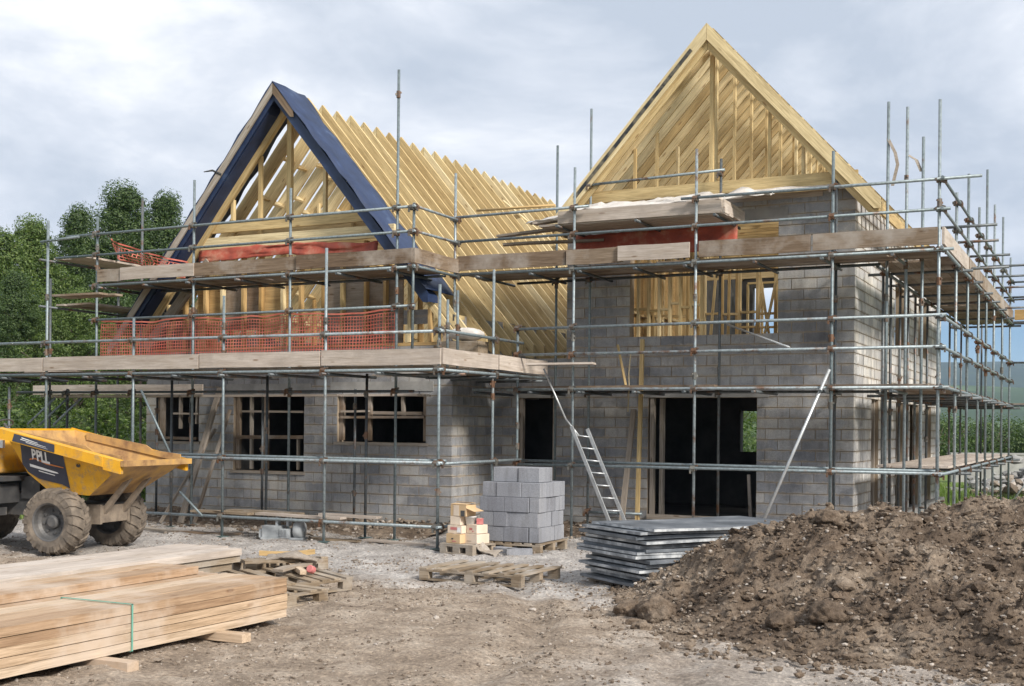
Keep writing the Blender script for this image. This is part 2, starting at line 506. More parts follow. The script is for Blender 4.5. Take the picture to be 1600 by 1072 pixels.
def tag(o, label=None, cat=None, group=None, kind=None):
    if label:
        o["label"] = label
    if cat:
        o["category"] = cat
    if group:
        o["group"] = group
    if kind:
        o["kind"] = kind
    return o


def node(name, parent, loc=None):
    o = bpy.data.objects.new(name, None)
    o.empty_display_size = 0.2
    return link(o, Matrix.Translation(Vector(loc)) if loc is not None else WM[parent.name].copy(), parent)


class MB:
    def __init__(self):
        self.v = []
        self.f = []
        self.m = []

    def add(self, vs_, fs, mi=0):
        k = len(self.v)
        self.v += [tuple(p) for p in vs_]
        for f in fs:
            self.f.append(tuple(i + k for i in f))
            self.m.append(mi)
        return self

    def box(self, c, s, Rm=None, mi=0):
        c = Vector(c)
        hx, hy, hz = s[0] / 2, s[1] / 2, s[2] / 2
        P = [Vector((x * hx, y * hy, z * hz)) for x in (-1, 1) for y in (-1, 1) for z in (-1, 1)]
        if Rm is not None:
            P = [Rm @ p for p in P]
        return self.add([p + c for p in P], [(0, 1, 3, 2), (4, 6, 7, 5), (0, 4, 5, 1), (2, 3, 7, 6), (0, 2, 6, 4), (1, 5, 7, 3)], mi)

    def box2(self, a, b, mi=0):
        a, b = Vector(a), Vector(b)
        return self.box((a + b) / 2, b - a, None, mi)

    def tube(self, pts, r, n=8, mi=0, cap=True):
        pts = [Vector(p) for p in pts]
        rs = r if isinstance(r, (list, tuple)) else [r] * len(pts)
        vsx = []
        prev = None
        for i, p in enumerate(pts):
            d = (pts[min(i + 1, len(pts) - 1)] - pts[max(i - 1, 0)]).normalized()
            up = Vector((0, 0, 1)) if abs(d.z) < 0.95 else Vector((1, 0, 0))
            a = d.cross(up).normalized() if prev is None else (prev - d * prev.dot(d)).normalized()
            prev = a
            b2 = d.cross(a)
            for k in range(n):
                t = 2 * math.pi * k / n
                vsx.append(p + (a * math.cos(t) + b2 * math.sin(t)) * rs[i])
        fs = []
        for i in range(len(pts) - 1):
            for k in range(n):
                k2 = (k + 1) % n
                fs.append((i * n + k, i * n + k2, (i + 1) * n + k2, (i + 1) * n + k))
        if cap:
            fs.append(tuple(range(n))[::-1])
            fs.append(tuple(range((len(pts) - 1) * n, len(pts) * n)))
        return self.add(vsx, fs, mi)

    def lathe(self, prof, n=24, axis='Y', mi=0, c=(0, 0, 0)):
        """prof: (axial, radius) list, revolved about an axis."""
        c = Vector(c)
        vsx = []
        for (a, r) in prof:
            for k in range(n):
                t = 2 * math.pi * k / n
                q = (r * math.cos(t), a, r * math.sin(t)) if axis == 'Y' else ((r * math.cos(t), r * math.sin(t), a) if axis == 'Z' else (a, r * math.cos(t), r * math.sin(t)))
                vsx.append(c + Vector(q))
        fs = []
        for i in range(len(prof) - 1):
            for k in range(n):
                k2 = (k + 1) % n
                fs.append((i * n + k, i * n + k2, (i + 1) * n + k2, (i + 1) * n + k))
        return self.add(vsx, fs, mi)

    def prism(self, poly, y0, y1, mi=0):
        """poly of (x,z) extruded along Y."""
        n = len(poly)
        vsx = [(x, y0, z) for x, z in poly] + [(x, y1, z) for x, z in poly]
        fs = [tuple(range(n)), tuple(range(2 * n - 1, n - 1, -1))]
        for i in range(n):
            j = (i + 1) % n
            fs.append((j, i, i + n, j + n))
        return self.add(vsx, fs, mi)

    def mesh(self, name, mats, smooth=False):
        me = bpy.data.meshes.new(name)
        me.from_pydata(self.v, [], self.f)
        for mt in (mats if isinstance(mats, (list, tuple)) else [mats]):
            me.materials.append(mt)
        if any(self.m):
            me.polygons.foreach_set("material_index", self.m)
        bm = bmesh.new()
        bm.from_mesh(me)
        bmesh.ops.recalc_face_normals(bm, faces=bm.faces)
        bm.to_mesh(me)
        bm.free()
        if smooth:
            me.polygons.foreach_set("use_smooth", [True] * len(me.polygons))
        me.update()
        return me

    def obj(self, name, mats, parent=None, Mw=None, smooth=False):
        """coordinates are world coordinates unless Mw is given"""
        o = bpy.data.objects.new(name, self.mesh(name, mats, smooth))
        return link(o, Mw or Matrix.Identity(4), parent)


CACHE = {}


def axis_mat(p0, p1, up=None, tw=0.0):
    p0, p1 = Vector(p0), Vector(p1)
    x = (p1 - p0).normalized()
    up = Vector(up) if up is not None else (Vector((0, 0, 1)) if abs(x.z) < 0.97 else Vector((0, 1, 0)))
    y = up.cross(x).normalized()
    z = x.cross(y)
    Mx = Matrix((x, y, z)).transposed().to_4x4()
    Mx.translation = p0
    return Mx @ Matrix.Rotation(tw, 4, 'X') if tw else Mx


def beam(name, p0, p1, w, h, mat, parent=None, up=None, warp=0.0):
    """timber of width w (local Y) and depth h (local Z), length along local X"""
    Ln = round((Vector(p1) - Vector(p0)).length, 2)
    var = rnd.randrange(3) if warp else 0
    key = ('beam', Ln, round(w, 3), round(h, 3), mat.name, warp, var)
    if key not in CACHE:
        mb = MB()
        if not warp:
            mb.box((Ln / 2, 0, 0), (Ln, w, h))
        else:
            n = max(4, int(Ln / 0.5))
            r2 = random.Random(hash((Ln, var)) & 0xffff)
            vsx = []
            for i in range(n + 1):
                t = i / n
                dz = math.sin(t * 5.1 + var) * warp + r2.uniform(-.4, .4) * warp
                dy = math.sin(t * 3.7 + 2 * var) * warp * 0.6
                e = r2.uniform(0.93, 1.0)
                x = Ln * t + (r2.uniform(-.01, .01) if 0 < i < n else 0)
                vsx += [(x, -w / 2 * e + dy, -h / 2 + dz), (x, w / 2 * e + dy, -h / 2 + dz), (x, w / 2 * e + dy, h / 2 + dz), (x, -w / 2 * e + dy, h / 2 + dz)]
            fs = [(0, 1, 2, 3), (4 * n + 3, 4 * n + 2, 4 * n + 1, 4 * n)]
            for i in range(n):
                for k in range(4):
                    k2 = (k + 1) % 4
                    fs.append((4 * i + k, 4 * i + 4 + k, 4 * i + 4 + k2, 4 * i + k2))
            mb.add(vsx, fs)
        CACHE[key] = mb.mesh(name, mat)
    o = bpy.data.objects.new(name, CACHE[key])
    return link(o, axis_mat(p0, p1, up), parent)


def pole(name, p0, p1, r, mat, parent=None, n=8):
    Ln = round((Vector(p1) - Vector(p0)).length, 2)
    key = ('pole', Ln, r, mat.name, n)
    if key not in CACHE:
        mb = MB().tube([(0, 0, 0), (Ln, 0, 0)], r, n)
        me = mb.mesh(name, mat)
        for p in me.polygons:
            p.use_smooth = len(p.vertices) == 4
        CACHE[key] = me
    o = bpy.data.objects.new(name, CACHE[key])
    return link(o, axis_mat(p0, p1), parent)


def inst(name, key, maker, mat, Mw, parent=None):
    if key not in CACHE:
        CACHE[key] = maker().mesh(name, mat)
    o = bpy.data.objects.new(name, CACHE[key])
    return link(o, Mw, parent)


def fbm(x, y, z=0.0, o=5):
    return noise.fractal(Vector((x, y, z)), 0.9, 2.1, o, noise_basis='PERLIN_ORIGINAL')


def rd(r, d, z=0.0):
    """point given by its offset to the side and ahead of the viewpoint"""
    p = CAM + RIGHT * r + FWD * d
    return Vector((p.x, p.y, z))


# ---------------------------------------------------------------- ground, hills
def ground_h(x, y):
    fade = 1.0 / (1.0 + (max(0, abs(x) - 30) / 20) ** 2 + (max(0, abs(y) - 40) / 20) ** 2)
    h = 0.035 * fbm(x * 0.5, y * 0.5, 1.3, 4) + 0.034 * fbm(x * 2.3, y * 2.3, 4.1, 4) + 0.026 * fbm(x * 6.1, y * 6.1, 9.1, 3)
    # wheel ruts along the track
    for yr in (-1.0, -2.6):
        d = y - yr - 0.5 * math.sin(x * 0.35)
        h -= 0.05 * math.exp(-(d / 0.22) ** 2) * (1 if -14 < x < 5 else 0)
    if y < -2.5:
        for xo in (0.0, 1.55):
            d = x - (3.5 + xo - .42 * (y + 4) + .25 * math.sin(y * .8))
            h += -0.045 * math.exp(-(d / 0.2) ** 2) + 0.02 * math.exp(-((abs(d) - .34) / 0.12) ** 2)
    return h * fade


def axis_vals(lo, hi, step, far):
    a = []
    v = lo
    while v <= hi:
        a.append(v)
        v += step
    s, v, up = step, hi, []
    while v < far:
        s *= 1.28
        v += s
        up.append(v)
    s, v, dn = step, lo, []
    while v > -far:
        s *= 1.28
        v -= s
        dn.append(v)
    return dn[::-1] + a + up


def build_ground():
    xs = axis_vals(-11, 13, 0.085, 6000)
    ys = axis_vals(-14.5, 5, 0.085, 6000)
    nx = len(xs)
    vsx = [(x, y, ground_h(x, y)) for y in ys for x in xs]
    fs = [(j * nx + i, j * nx + i + 1, (j + 1) * nx + i + 1, (j + 1) * nx + i) for j in range(len(ys) - 1) for i in range(nx - 1)]
    me = bpy.data.meshes.new("ground")
    me.from_pydata(vsx, [], fs)
    me.materials.append(M['ground'])
    me.polygons.foreach_set("use_smooth", [True] * len(me.polygons))
    o = bpy.data.objects.new("ground", me)
    link(o)
    tag(o, kind='structure')


build_ground()


def build_hill(name, mat, d0, d1, h0, amp, seed, rr):
    """a long ridge of country ahead of the viewpoint, between distances d0 and d1"""
    nr, nd = 90, 22
    vsx = []
    for j in range(nd + 1):
        t = j / nd
        d = d0 + (d1 - d0) * t
        for i in range(nr + 1):
            r = -rr + 2 * rr * i / nr
            e = math.sin(min(1.0, t * 1.15) * math.pi / 2) ** 1.3
            h = e * (h0 + amp * fbm(r / 700.0, d / 900.0, seed, 4)) - 1.5 * (1 - t)
            vsx.append(rd(r, d, h))
    n = nr + 1
    fs = [(j * n + i, j * n + i + 1, (j + 1) * n + i + 1, (j + 1) * n + i) for j in range(nd) for i in range(nr)]
    mb = MB()
    mb.add(vsx, fs)
    o = mb.obj(name, mat, smooth=True)
    tag(o, kind='structure')


build_hill("hill", M['hill'], 380, 1500, 46, 10, 3.1, 1600)
build_hill("far_hill", M['hillwood'], 1500, 2900, 158, 22, 8.7, 3000)

# ---------------------------------------------------------------- the house
house = thing("unfinished_house", "half-built grey block house with two steep open timber roofs behind scaffolding", "house", (0, 6, 0))
FLZ = 0.30
COURSE, BLEN, JOINT = 0.19, 0.44, 0.014
BLOCKS = []       # (score, size, matrix, wall part)


def wall(name, p0, p1, z0, z1, openings=(), thick=0.22, tops=None, blocks=True, bmat='block'):
    """masonry wall; p0 to p1 runs to the right when seen from its outer face.
    openings: (u0, u1, z0, z1). tops: list of (u0, u1, ztop) lowering the wall there."""
    p0, p1 = Vector((p0[0], p0[1], 0)), Vector((p1[0], p1[1], 0))
    Ln = (p1 - p0).length
    u = (p1 - p0) / Ln
    nrm = Vector((u.y, -u.x, 0))                       # outward
    ops = list(openings)
    for (a, b, zt) in (tops or ()):
        ops.append((a, b, zt, z1 + 1))
    us = sorted({0.03, Ln - 0.03} | {min(max(a, 0.03), Ln - 0.03) for o in ops for a in o[:2]})
    zs = sorted({z0, z1} | {min(max(a, z0), z1) for o in ops for a in o[2:]})
    mb = MB()
    rec = 0.012
    for i in range(len(us) - 1):
        for j in range(len(zs) - 1):
            uc, zc = (us[i] + us[i + 1]) / 2, (zs[j] + zs[j + 1]) / 2
            if any(o[0] < uc < o[1] and o[2] < zc < o[3] for o in ops):
                continue
            q = []
            for n_ in (-rec, -thick):
                for (a, z) in ((us[i], zs[j]), (us[i + 1], zs[j]), (us[i + 1], zs[j + 1]), (us[i], zs[j + 1])):
                    q.append(p0 + u * a + nrm * n_ + Vector((0, 0, z)))
            mb.add(q, [(0, 1, 2, 3), (7, 6, 5, 4), (0, 4, 5, 1), (1, 5, 6, 2), (2, 6, 7, 3), (3, 7, 4, 0)])
    w = mb.obj(name, M['mortar'] if blocks else M['shadewall'], house)
    if blocks:
        nz = int(round((z1 - z0) / COURSE))
        for k in range(nz):
            za = z0 + k * COURSE
            zb = za + COURSE
            zc = (za + zb) / 2
            cuts = sorted((max(o[0], 0), min(o[1], Ln)) for o in ops if o[2] < zc < o[3])
            spans, a = [], 0.0
            for c0, c1 in cuts:
                if c0 > a + 0.03:
                    spans.append((a, c0))
                a = max(a, c1)
            if Ln > a + 0.03:
                spans.append((a, Ln))
            off = 0.0 if k % 2 else -BLEN / 2
            for s0, s1 in spans:
                g = off + BLEN * math.floor((s0 - off) / BLEN)
                edges = [s0]
                while g < s1:
                    if s0 + 0.09 < g < s1 - 0.09:
                        edges.append(g + rnd.uniform(-.012, .012))
                    g += BLEN
                edges.append(s1)
                for e0, e1 in zip(edges, edges[1:]):
                    wd, ht, th = e1 - e0 - JOINT * rnd.uniform(.6, 1.3), COURSE - JOINT, 0.05
                    if wd < 0.04:
                        continue
                    c = p0 + u * ((e0 + e1) / 2) + nrm * (rnd.uniform(-.005, .005) - th / 2) + Vector((0, 0, zc))
                    Mw = Matrix((u, -nrm, Vector((0, 0, 1)))).transposed().to_4x4()
                    Mw.translation = c
                    v = CAM - c
                    cosn = v.normalized().dot(nrm)
                    BLOCKS.append((cosn * wd * ht / v.length_squared, (round(wd, 2), th, ht), Mw, w, bmat))
    return w


# right wing and link, one long front
FRY, FLY = 4.42, 2.80
XL, XR = -1.33, 5.71
wall("front_wall", (XL, FRY), (XR, FRY), FLZ, 6.19,
     [(0.58, 1.40, FLZ - .1, 2.57), (3.28, 5.34, FLZ - .1, 2.57), (2.90, 5.70, 3.66, 5.75)], tops=[(-1, 1.60, 3.34)])
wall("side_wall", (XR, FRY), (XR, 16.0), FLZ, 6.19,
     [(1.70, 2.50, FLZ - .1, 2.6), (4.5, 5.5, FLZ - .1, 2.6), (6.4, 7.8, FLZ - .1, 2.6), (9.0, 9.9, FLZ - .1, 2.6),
      (4.3, 5.7, 3.7, 5.0), (7.6, 9.0, 3.7, 5.0)], bmat='blocksunlit')
wall("front_wall", (-8.87, FLY), (XL, FLY), FLZ, 3.53,
     [(0.29, 1.45, 1.63, 2.64), (2.37, 4.15, 1.06, 2.63), (4.95, 6.97, 1.68, 2.66)])
wall("side_wall", (XL, FLY), (XL, FRY), FLZ, 4.10)
wall("side_wall", (XL, FRY), (XL, 15.2), 2.6, 4.12)
# walls seen only through openings
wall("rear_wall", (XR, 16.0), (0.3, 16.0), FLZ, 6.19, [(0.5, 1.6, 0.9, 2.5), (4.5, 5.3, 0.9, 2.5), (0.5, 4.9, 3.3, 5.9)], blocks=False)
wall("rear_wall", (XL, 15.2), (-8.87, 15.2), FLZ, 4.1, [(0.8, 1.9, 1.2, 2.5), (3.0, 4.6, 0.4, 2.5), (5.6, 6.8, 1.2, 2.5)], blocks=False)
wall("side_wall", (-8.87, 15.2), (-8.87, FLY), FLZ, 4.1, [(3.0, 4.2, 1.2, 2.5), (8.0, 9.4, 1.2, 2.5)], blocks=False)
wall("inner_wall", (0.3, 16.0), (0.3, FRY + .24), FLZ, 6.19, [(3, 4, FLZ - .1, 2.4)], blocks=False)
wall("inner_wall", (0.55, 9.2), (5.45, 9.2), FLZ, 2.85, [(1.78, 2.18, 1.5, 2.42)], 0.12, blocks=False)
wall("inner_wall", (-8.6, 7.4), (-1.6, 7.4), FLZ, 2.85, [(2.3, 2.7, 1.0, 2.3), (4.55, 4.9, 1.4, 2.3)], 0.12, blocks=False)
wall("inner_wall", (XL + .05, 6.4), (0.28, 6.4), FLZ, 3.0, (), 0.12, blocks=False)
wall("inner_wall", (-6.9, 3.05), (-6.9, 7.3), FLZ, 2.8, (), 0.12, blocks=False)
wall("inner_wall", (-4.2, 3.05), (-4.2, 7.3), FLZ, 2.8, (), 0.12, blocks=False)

BLOCKS.sort(key=lambda t: -t[0])
rest = {}
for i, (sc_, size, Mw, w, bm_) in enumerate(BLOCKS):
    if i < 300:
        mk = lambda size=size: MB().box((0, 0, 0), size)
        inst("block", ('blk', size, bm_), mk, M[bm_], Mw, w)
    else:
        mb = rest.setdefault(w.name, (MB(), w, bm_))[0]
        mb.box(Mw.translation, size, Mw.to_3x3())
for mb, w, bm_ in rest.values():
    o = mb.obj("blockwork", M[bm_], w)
    tag(o, kind='stuff')

# floors
f = MB().box2((-8.75, FLY + .02, 0.12), (XL - .06, 15.1, 0.315)).box2((XL + .0, FRY + .02, 0.12), (XR - .04, 15.9, 0.317)).obj("floor_slab", M['shadewall'], house)
f = MB().box2((-8.6, FLY + .25, 2.80), (XL - .24, 14.95, 2.96)).obj("upper_floor", M['greywood'], house)
f = MB().box2((0.06, FRY + .24, 2.80), (XR - .24, 15.75, 2.98)).obj("upper_floor", M['greywood'], house)
f = MB().box2((XL + .03, FRY + .24, 3.02), (0.04, 15.0, 3.2)).obj("upper_floor", M['greywood'], house)
# strip foundations showing under the walls
MB().box2((-9.0, FLY - .1, -0.2), (XL + .1, FLY + .4, FLZ - .004)).obj("foundation", M['concrete'], house)
MB().box2((XL - .1, FRY - .12, -0.2), (XR + .12, FRY + .4, FLZ - .006)).obj("foundation", M['concrete'], house)
MB().box2((XR - .3, FRY + .4, -0.2), (XR + .12, 16.1, FLZ - .008)).obj("foundation", M['concrete'], house)
MB().box2((XL - .3, FLY + .4, -0.2), (XL + .08, FRY - .12, FLZ - .009)).obj("foundation", M['concrete'], house)
# lintels a little proud of the blocks
MB().box2((-8.72, FLY - .012, 2.645), (-7.28, FLY + .18, 2.83)).obj("lintel", M['concrete'], house)
MB().box2((-6.68, FLY - .010, 2.635), (-4.55, FLY + .18, 2.83)).obj("lintel", M['concrete'], house)
MB().box2((-4.08, FLY - .012, 2.665), (-1.74, FLY + .18, 2.85)).obj("lintel", M['concrete'], house)
MB().box2((-0.93, FRY - .012, 2.575), (0.25, FRY + .18, 2.77)).obj("lintel", M['concrete'], house)
MB().box2((1.75, FRY - .012, 2.575), (4.22, FRY + .18, 2.77)).obj("lintel", M['concrete'], house)
MB().box2((1.40, FRY - .012, 5.755), (4.54, FRY + .18, 5.95)).obj("lintel", M['concrete'], house)
for (a, b, z) in ((-6.55, -4.68, 1.05), (-3.98, -1.84, 1.67), (-8.62, -7.38, 1.62)):
    beam("sill", (a, FLY + .07, z - .02), (b, FLY + .07, z - .02), 0.2, 0.05, M['greywood'], house)


# timber frames standing in the window and door openings
def win_frame(x0, x1, z0, z1, y, mulls, rails, mat):
    t = 0.07
    fr = node("window_frame", house, (x0, y, z0))
    for x in [x0 + t / 2 + .01, x1 - t / 2 - .01] + mulls:
        beam("mullion", (x, y, z0 + .01), (x, y, z1 - .01), t, 0.09, mat, fr)
    for (a, b, z) in [(x0 + t, x1 - t, z1 - t / 2 - .012), (x0 + t, x1 - t, z0 + t / 2 + .012)] + rails:
        beam("rail", (a, y - .012, z), (b, y - .012, z), 0.07, 0.055, mat, fr)
    return fr


for x, z0_, z1_, w_ in ((-6.44, 1.09, 2.6, .09), (-6.1, 1.09, 2.6, .05), (-5.72, 1.09, 2.62, .09), (-4.92, 1.1, 1.72, .04),
                        (-3.87, 1.71, 2.64, .09), (-3.25, 1.71, 2.64, .13), (-1.95, 1.71, 2.64, .09), (-2.45, 2.2, 2.64, .06),
                        (-8.5, 1.66, 2.62, .10), (-8.0, 1.9, 2.62, .05), (-7.55, 2.0, 2.62, .05)):
    beam("opening_prop", (x, FLY + .1, z0_), (x + rnd.uniform(-.02, .02), FLY + .1, z1_), w_, .07, M['board'] if w_ > .06 else M['greywood'], house)
for xa, xb, z, h_ in ((-6.45, -4.75, 1.74, .07), (-6.3, -4.75, 2.27, .04), (-3.85, -1.95, 2.16, .05), (-3.85, -3.2, 2.27, .04), (-3.1, -2.0, 2.25, .06), (-8.5, -7.5, 1.70, .06), (-8.2, -7.45, 2.22, .04)):
    beam("opening_rail", (xa, FLY + .04, z), (xb, FLY + .04, z + rnd.uniform(-.02, .02)), .05, h_, M['board'] if h_ > .045 else M['greywood'], house)
for x in (-0.70, 0.02):
    beam("door_post", (x, FRY + .08, FLZ + .02), (x, FRY + .08, 2.56), 0.07, 0.1, M['greywood'], house)
for x, y in ((2.02, .08), (2.13, .3)):
    beam("door_post", (x, FRY + y, FLZ + .02), (x, FRY + y, 2.56), 0.07, 0.12, M['greywood'], house)
beam("threshold", (1.98, FRY - .05, FLZ + .06), (3.98, FRY - .05, FLZ + .06), 0.14, 0.09, M['greywood'], house)

# side wall doorway posts
for y in (6.16, 6.86, 9.0, 9.85, 10.9, 12.15, 13.5, 14.3):
    beam("door_post", (XR - .1, y, FLZ + .02), (XR - .1, y, 2.58), 0.06, 0.1, M['greywood'], house)


# ---- upper floor stud partitions seen through the big opening
def stud_wall(p0, p1, z0, z1, n, mat, name="stud_wall", skip=()):
    g = node(name, house, (p0[0], p0[1], z0))
    a, b = Vector((*p0, 0)), Vector((*p1, 0))
    beam("sole_plate", a + Vector((0, 0, z0 + .025)), b + Vector((0, 0, z0 + .025)), 0.09, 0.05, mat, g)
    beam("head_plate", a + Vector((0, 0, z1 - .025)), b + Vector((0, 0, z1 - .025)), 0.09, 0.05, mat, g)
    dr = (b - a).normalized()
    for i in range(n + 1):
        if i in skip:
            continue
        p = a + (b - a) * (i / n)
        beam("stud", p + Vector((0, 0, z0 + .055)), p + Vector((0, 0, z1 - .055)), 0.05, 0.09, mat, g, up=(dr.y, -dr.x, 0))
        if i < n and (i + 1) not in skip:
            q = a + (b - a) * ((i + 1) / n)
            z = (z0 + z1) / 2 + rnd.uniform(-.08, .08)
            beam("nogging", p + dr * .03 + Vector((0, 0, z)), q - dr * .03 + Vector((0, 0, z)), 0.09, 0.045, mat, g)
    return g


stud_wall((1.2, 5.3), (2.7, 5.3), 2.98, 5.7, 7, M['pine'])
stud_wall((0.9, 7.6), (5.4, 7.6), 2.98, 5.7, 12, M['pine'], skip=(8,))
stud_wall((0.62, 4.75), (0.62, 12.0), 2.98, 5.9, 14, M['pine'])
stud_wall((1.0, 14.6), (5.3, 14.6), 2.98, 5.9, 11, M['pine'])
MB().box2((0.56, 4.8, 3.1), (0.575, 12.0, 5.8)).obj("sheathing_panel", M['stud'], house)
for yy in (6.0, 8.6, 10.8):
    beam("floor_joist", (0.7, yy, 5.62), (5.4, yy, 5.62), .05, .2, M['pine'], house)
stud_wall((2.2, 9.4), (5.2, 9.4), 2.98, 5.6, 6, M['pine'], skip=(3,))
stud_wall((2.6, 12.2), (5.3, 12.2), 2.98, 5.8, 8, M['pine'], skip=(4,))
stud_wall((4.9, 5.2), (4.9, 9.0), 2.98, 5.0, 6, M['pine'])
for i in range(9):
    xa = 2.4 + i * .33
    beam("loose_lath", (xa, 6.6 + .3 * (i % 3), 3.0), (xa + rnd.uniform(-.5, .5), 6.8 + .3 * (i % 3), rnd.uniform(4.4, 5.6)), .05, .04, M['pine'], house)
for x, y, h in ((3.7, 6.4, .55), (4.3, 6.2, .4), (4.0, 7.0, .7), (2.4, 5.1, .35)):
    MB().box((x, y, 3.0 + h / 2), (0.8, 0.5, h), Matrix.Rotation(rnd.uniform(-.4, .4), 3, 'Z')).obj("stored_board", M['stud'], house)


# ---------------------------------------------------------------- roofs
def rafter(name, side, xr, zr, y, run, slope, depth, th, mat, parent, x_in=0.004):
    """a raking timber, plumb cut at the ridge; side -1 or 1"""
    dv = depth * math.sqrt(1 + slope * slope)
    key = ('raft', side, run, slope, depth, th, x_in, mat.name)
    if key not in CACHE:
        # local X runs down the slope so that the grain follows the timber
        a = math.atan(slope)
        ca, sa = math.cos(a), math.sin(a)
        mb = MB()
        pts = [(x_in, -slope * x_in), (run, -slope * run), (run, -slope * run - dv * .62), (run - dv * .36, -slope * (run - dv * .36) - dv), (x_in, -slope * x_in - dv)]
        loc = [(x * ca - z * sa, x * sa + z * ca) for x, z in pts]
        mb.prism(loc, -th / 2, th / 2)
        CACHE[key] = mb.mesh(name, mat)
    a = math.atan(slope)
    Mw = Matrix.Translation((xr, y, zr)) @ (Matrix.Rotation(math.pi, 4, 'Z') if side < 0 else Matrix.Identity(4)) @ Matrix.Rotation(a, 4, 'Y')
    o = bpy.data.objects.new(name, CACHE[key])
    return link(o, Mw, parent)


LX, LZ, LS = -5.10, 8.70, 1.19
RX, RZ, RS = 3.15, 9.25, 1.10
roofL = node("roof", house, (LX, 3.0, LZ))
roofR = node("roof", house, (RX, 4.4, RZ))
y = 3.36
k = 0
while y < 15.4:
    jz = rnd.uniform(-.02, .015)
    for s in (-1, 1):
        rafter("rafter", s, LX, LZ + jz, y, 4.2, LS, 0.30, 0.055, M['pine'], roofL)
    beam("collar_beam", (LX - 2.0, y + .05, 6.05), (LX + 2.0, y + .05, 6.05), 0.045, 0.17, M['pine'], roofL)
    if k % 2 == 0:
        for s in (-1, 1):
            beam("strut", (LX + s * 1.15, y - .05, 5.98), (LX + s * 1.15, y - .05, LZ - 1.15 * LS - .36), 0.045, 0.09, M['pine'], roofL)
            beam("strut", (LX + s * 2.75, y - .05, 2.98), (LX + s * 2.75, y - .05, LZ - 2.75 * LS - .36), 0.045, 0.12, M['stud'], roofL)
    for s in (-1,):
        for t in (.75, 1.35, 2.0, 2.7, 3.4):
            if rnd.random() < .92:
                tt = t + rnd.uniform(-.12, .12)
                zz = LZ - tt * LS - .2
                beam("nogging", (LX + s * tt, y + .03, zz), (LX + s * tt, y + .485, zz), .045, .17, M['pine'], roofL, up=(s * LS, 0, 1))
    y += 0.515
    k += 1
for s in (-1, 1):      # wall plates and binders
    beam("wall_plate", (LX + s * 3.72, 2.9, 4.06), (LX + s * 3.72, 15.1, 4.06), 0.1, 0.08, M['pine'], roofL)
    beam("binder", (LX + s * 1.2, 3.4, 5.90), (LX + s * 1.2, 15.2, 5.90), 0.09, 0.04, M['pine'], roofL)
# loose brace lying across the far rafters
beam("brace", (LX + .8, 10.6, LZ - .8 * LS + .04), (LX + 3.1, 14.6, LZ - 3.1 * LS + .04), 0.09, 0.04, M['pine'], roofL, up=(LS, 0, 1))

y = FRY + .42
k = 0
while y < 16.0:
    for s in (-1, 1):
        rafter("rafter", s, RX, RZ + rnd.uniform(-.015, .01), y, 2.98, RS, 0.20, 0.05, M['pine'], roofR)
    beam("ceiling_tie", (RX - 2.4, y + .05, 6.36), (RX + 2.4, y + .05, 6.36), 0.045, 0.15, M['pine'], roofR)
    if k % 3 == 0:
        for x in (-1.2, -.05, 1.15):
            beam("strut", (RX + x, y - .05, 6.44), (RX + x, y - .05, RZ - abs(x) * RS - .34), 0.045, 0.09, M['pine'], roofR)
    y += 0.40
    k += 1
for s in (-1, 1):
    beam("wall_plate", (RX + s * 2.5, FRY + .05, 6.235), (RX + s * 2.5, 15.95, 6.235), 0.1, 0.075, M['pine'], roofR)
    beam("fascia", (RX + s * 3.0, FRY - .4, RZ - 3.0 * RS - .16), (RX + s * 3.0, 16.0, RZ - 3.0 * RS - .16), 0.03, 0.2, M['pine'], roofR)
# battens on the right-hand slope, which make its edge look boarded
for i in range(15):
    t = 0.12 + i * 0.2
    z = RZ - t * RS
    beam("batten", (RX + t, FRY - .40, z + .022), (RX + t, 15.9, z + .022), 0.06, 0.03, M['pine'], roofR, up=(RS, 0, 1))

# right gable: front truss, king post, studs, tie beam, barge boards and soffit
for s in (-1, 1):
    rafter("gable_rafter", s, RX, RZ - .02, FRY + .02, 2.95, RS, 0.22, 0.06, M['pine'], roofR)
    rafter("barge_board", s, RX, RZ + .02, FRY - .42, 3.05, RS, 0.20, 0.035, M['pine'], roofR, x_in=0.003)
    rafter("barge_board", s, RX, RZ - .02, FRY - .36, 3.0, RS, 0.28, 0.03, M['pine'], roofR, x_in=0.003)
    a = Vector((RX + s * .15, FRY - .16, RZ - .15 * RS - .17))
    b = Vector((RX + s * 2.9, FRY - .16, RZ - 2.9 * RS - .17))
    beam("soffit_board", a, b, 0.34, 0.018, M['pine'], roofR, up=(s * RS, 0, 1))
# dirty felt strip on the left barge board
a = Vector((RX - .28, FRY - .442, RZ - .28 * RS - .12))
b = Vector((RX - 2.55, FRY - .442, RZ - 2.55 * RS - .12))
beam("felt_strip", a, b, 0.006, 0.07, M['felt'], roofR, up=(-RS, 0, 1))
beam("king_post", (RX, FRY - .05, 6.45), (RX, FRY - .05, RZ - .32), 0.07, 0.09, M['pine'], roofR)
for x in (-1.5, 1.05, 1.65):
    beam("gable_stud", (RX + x, FRY + .0, 6.45), (RX + x, FRY + .0, RZ - abs(x) * RS - .36), 0.05, 0.06, M['pine'], roofR)
beam("tie_beam", (RX - 2.62, FRY - .12, 6.36), (RX + 2.62, FRY - .12, 6.36), 0.06, 0.22, M['pine'], roofR)
beam("tie_beam", (RX - 2.3, FRY + .02, 6.14), (RX + 2.0, FRY + .02, 6.14), 0.06, 0.1, M['board_pale'], roofR)

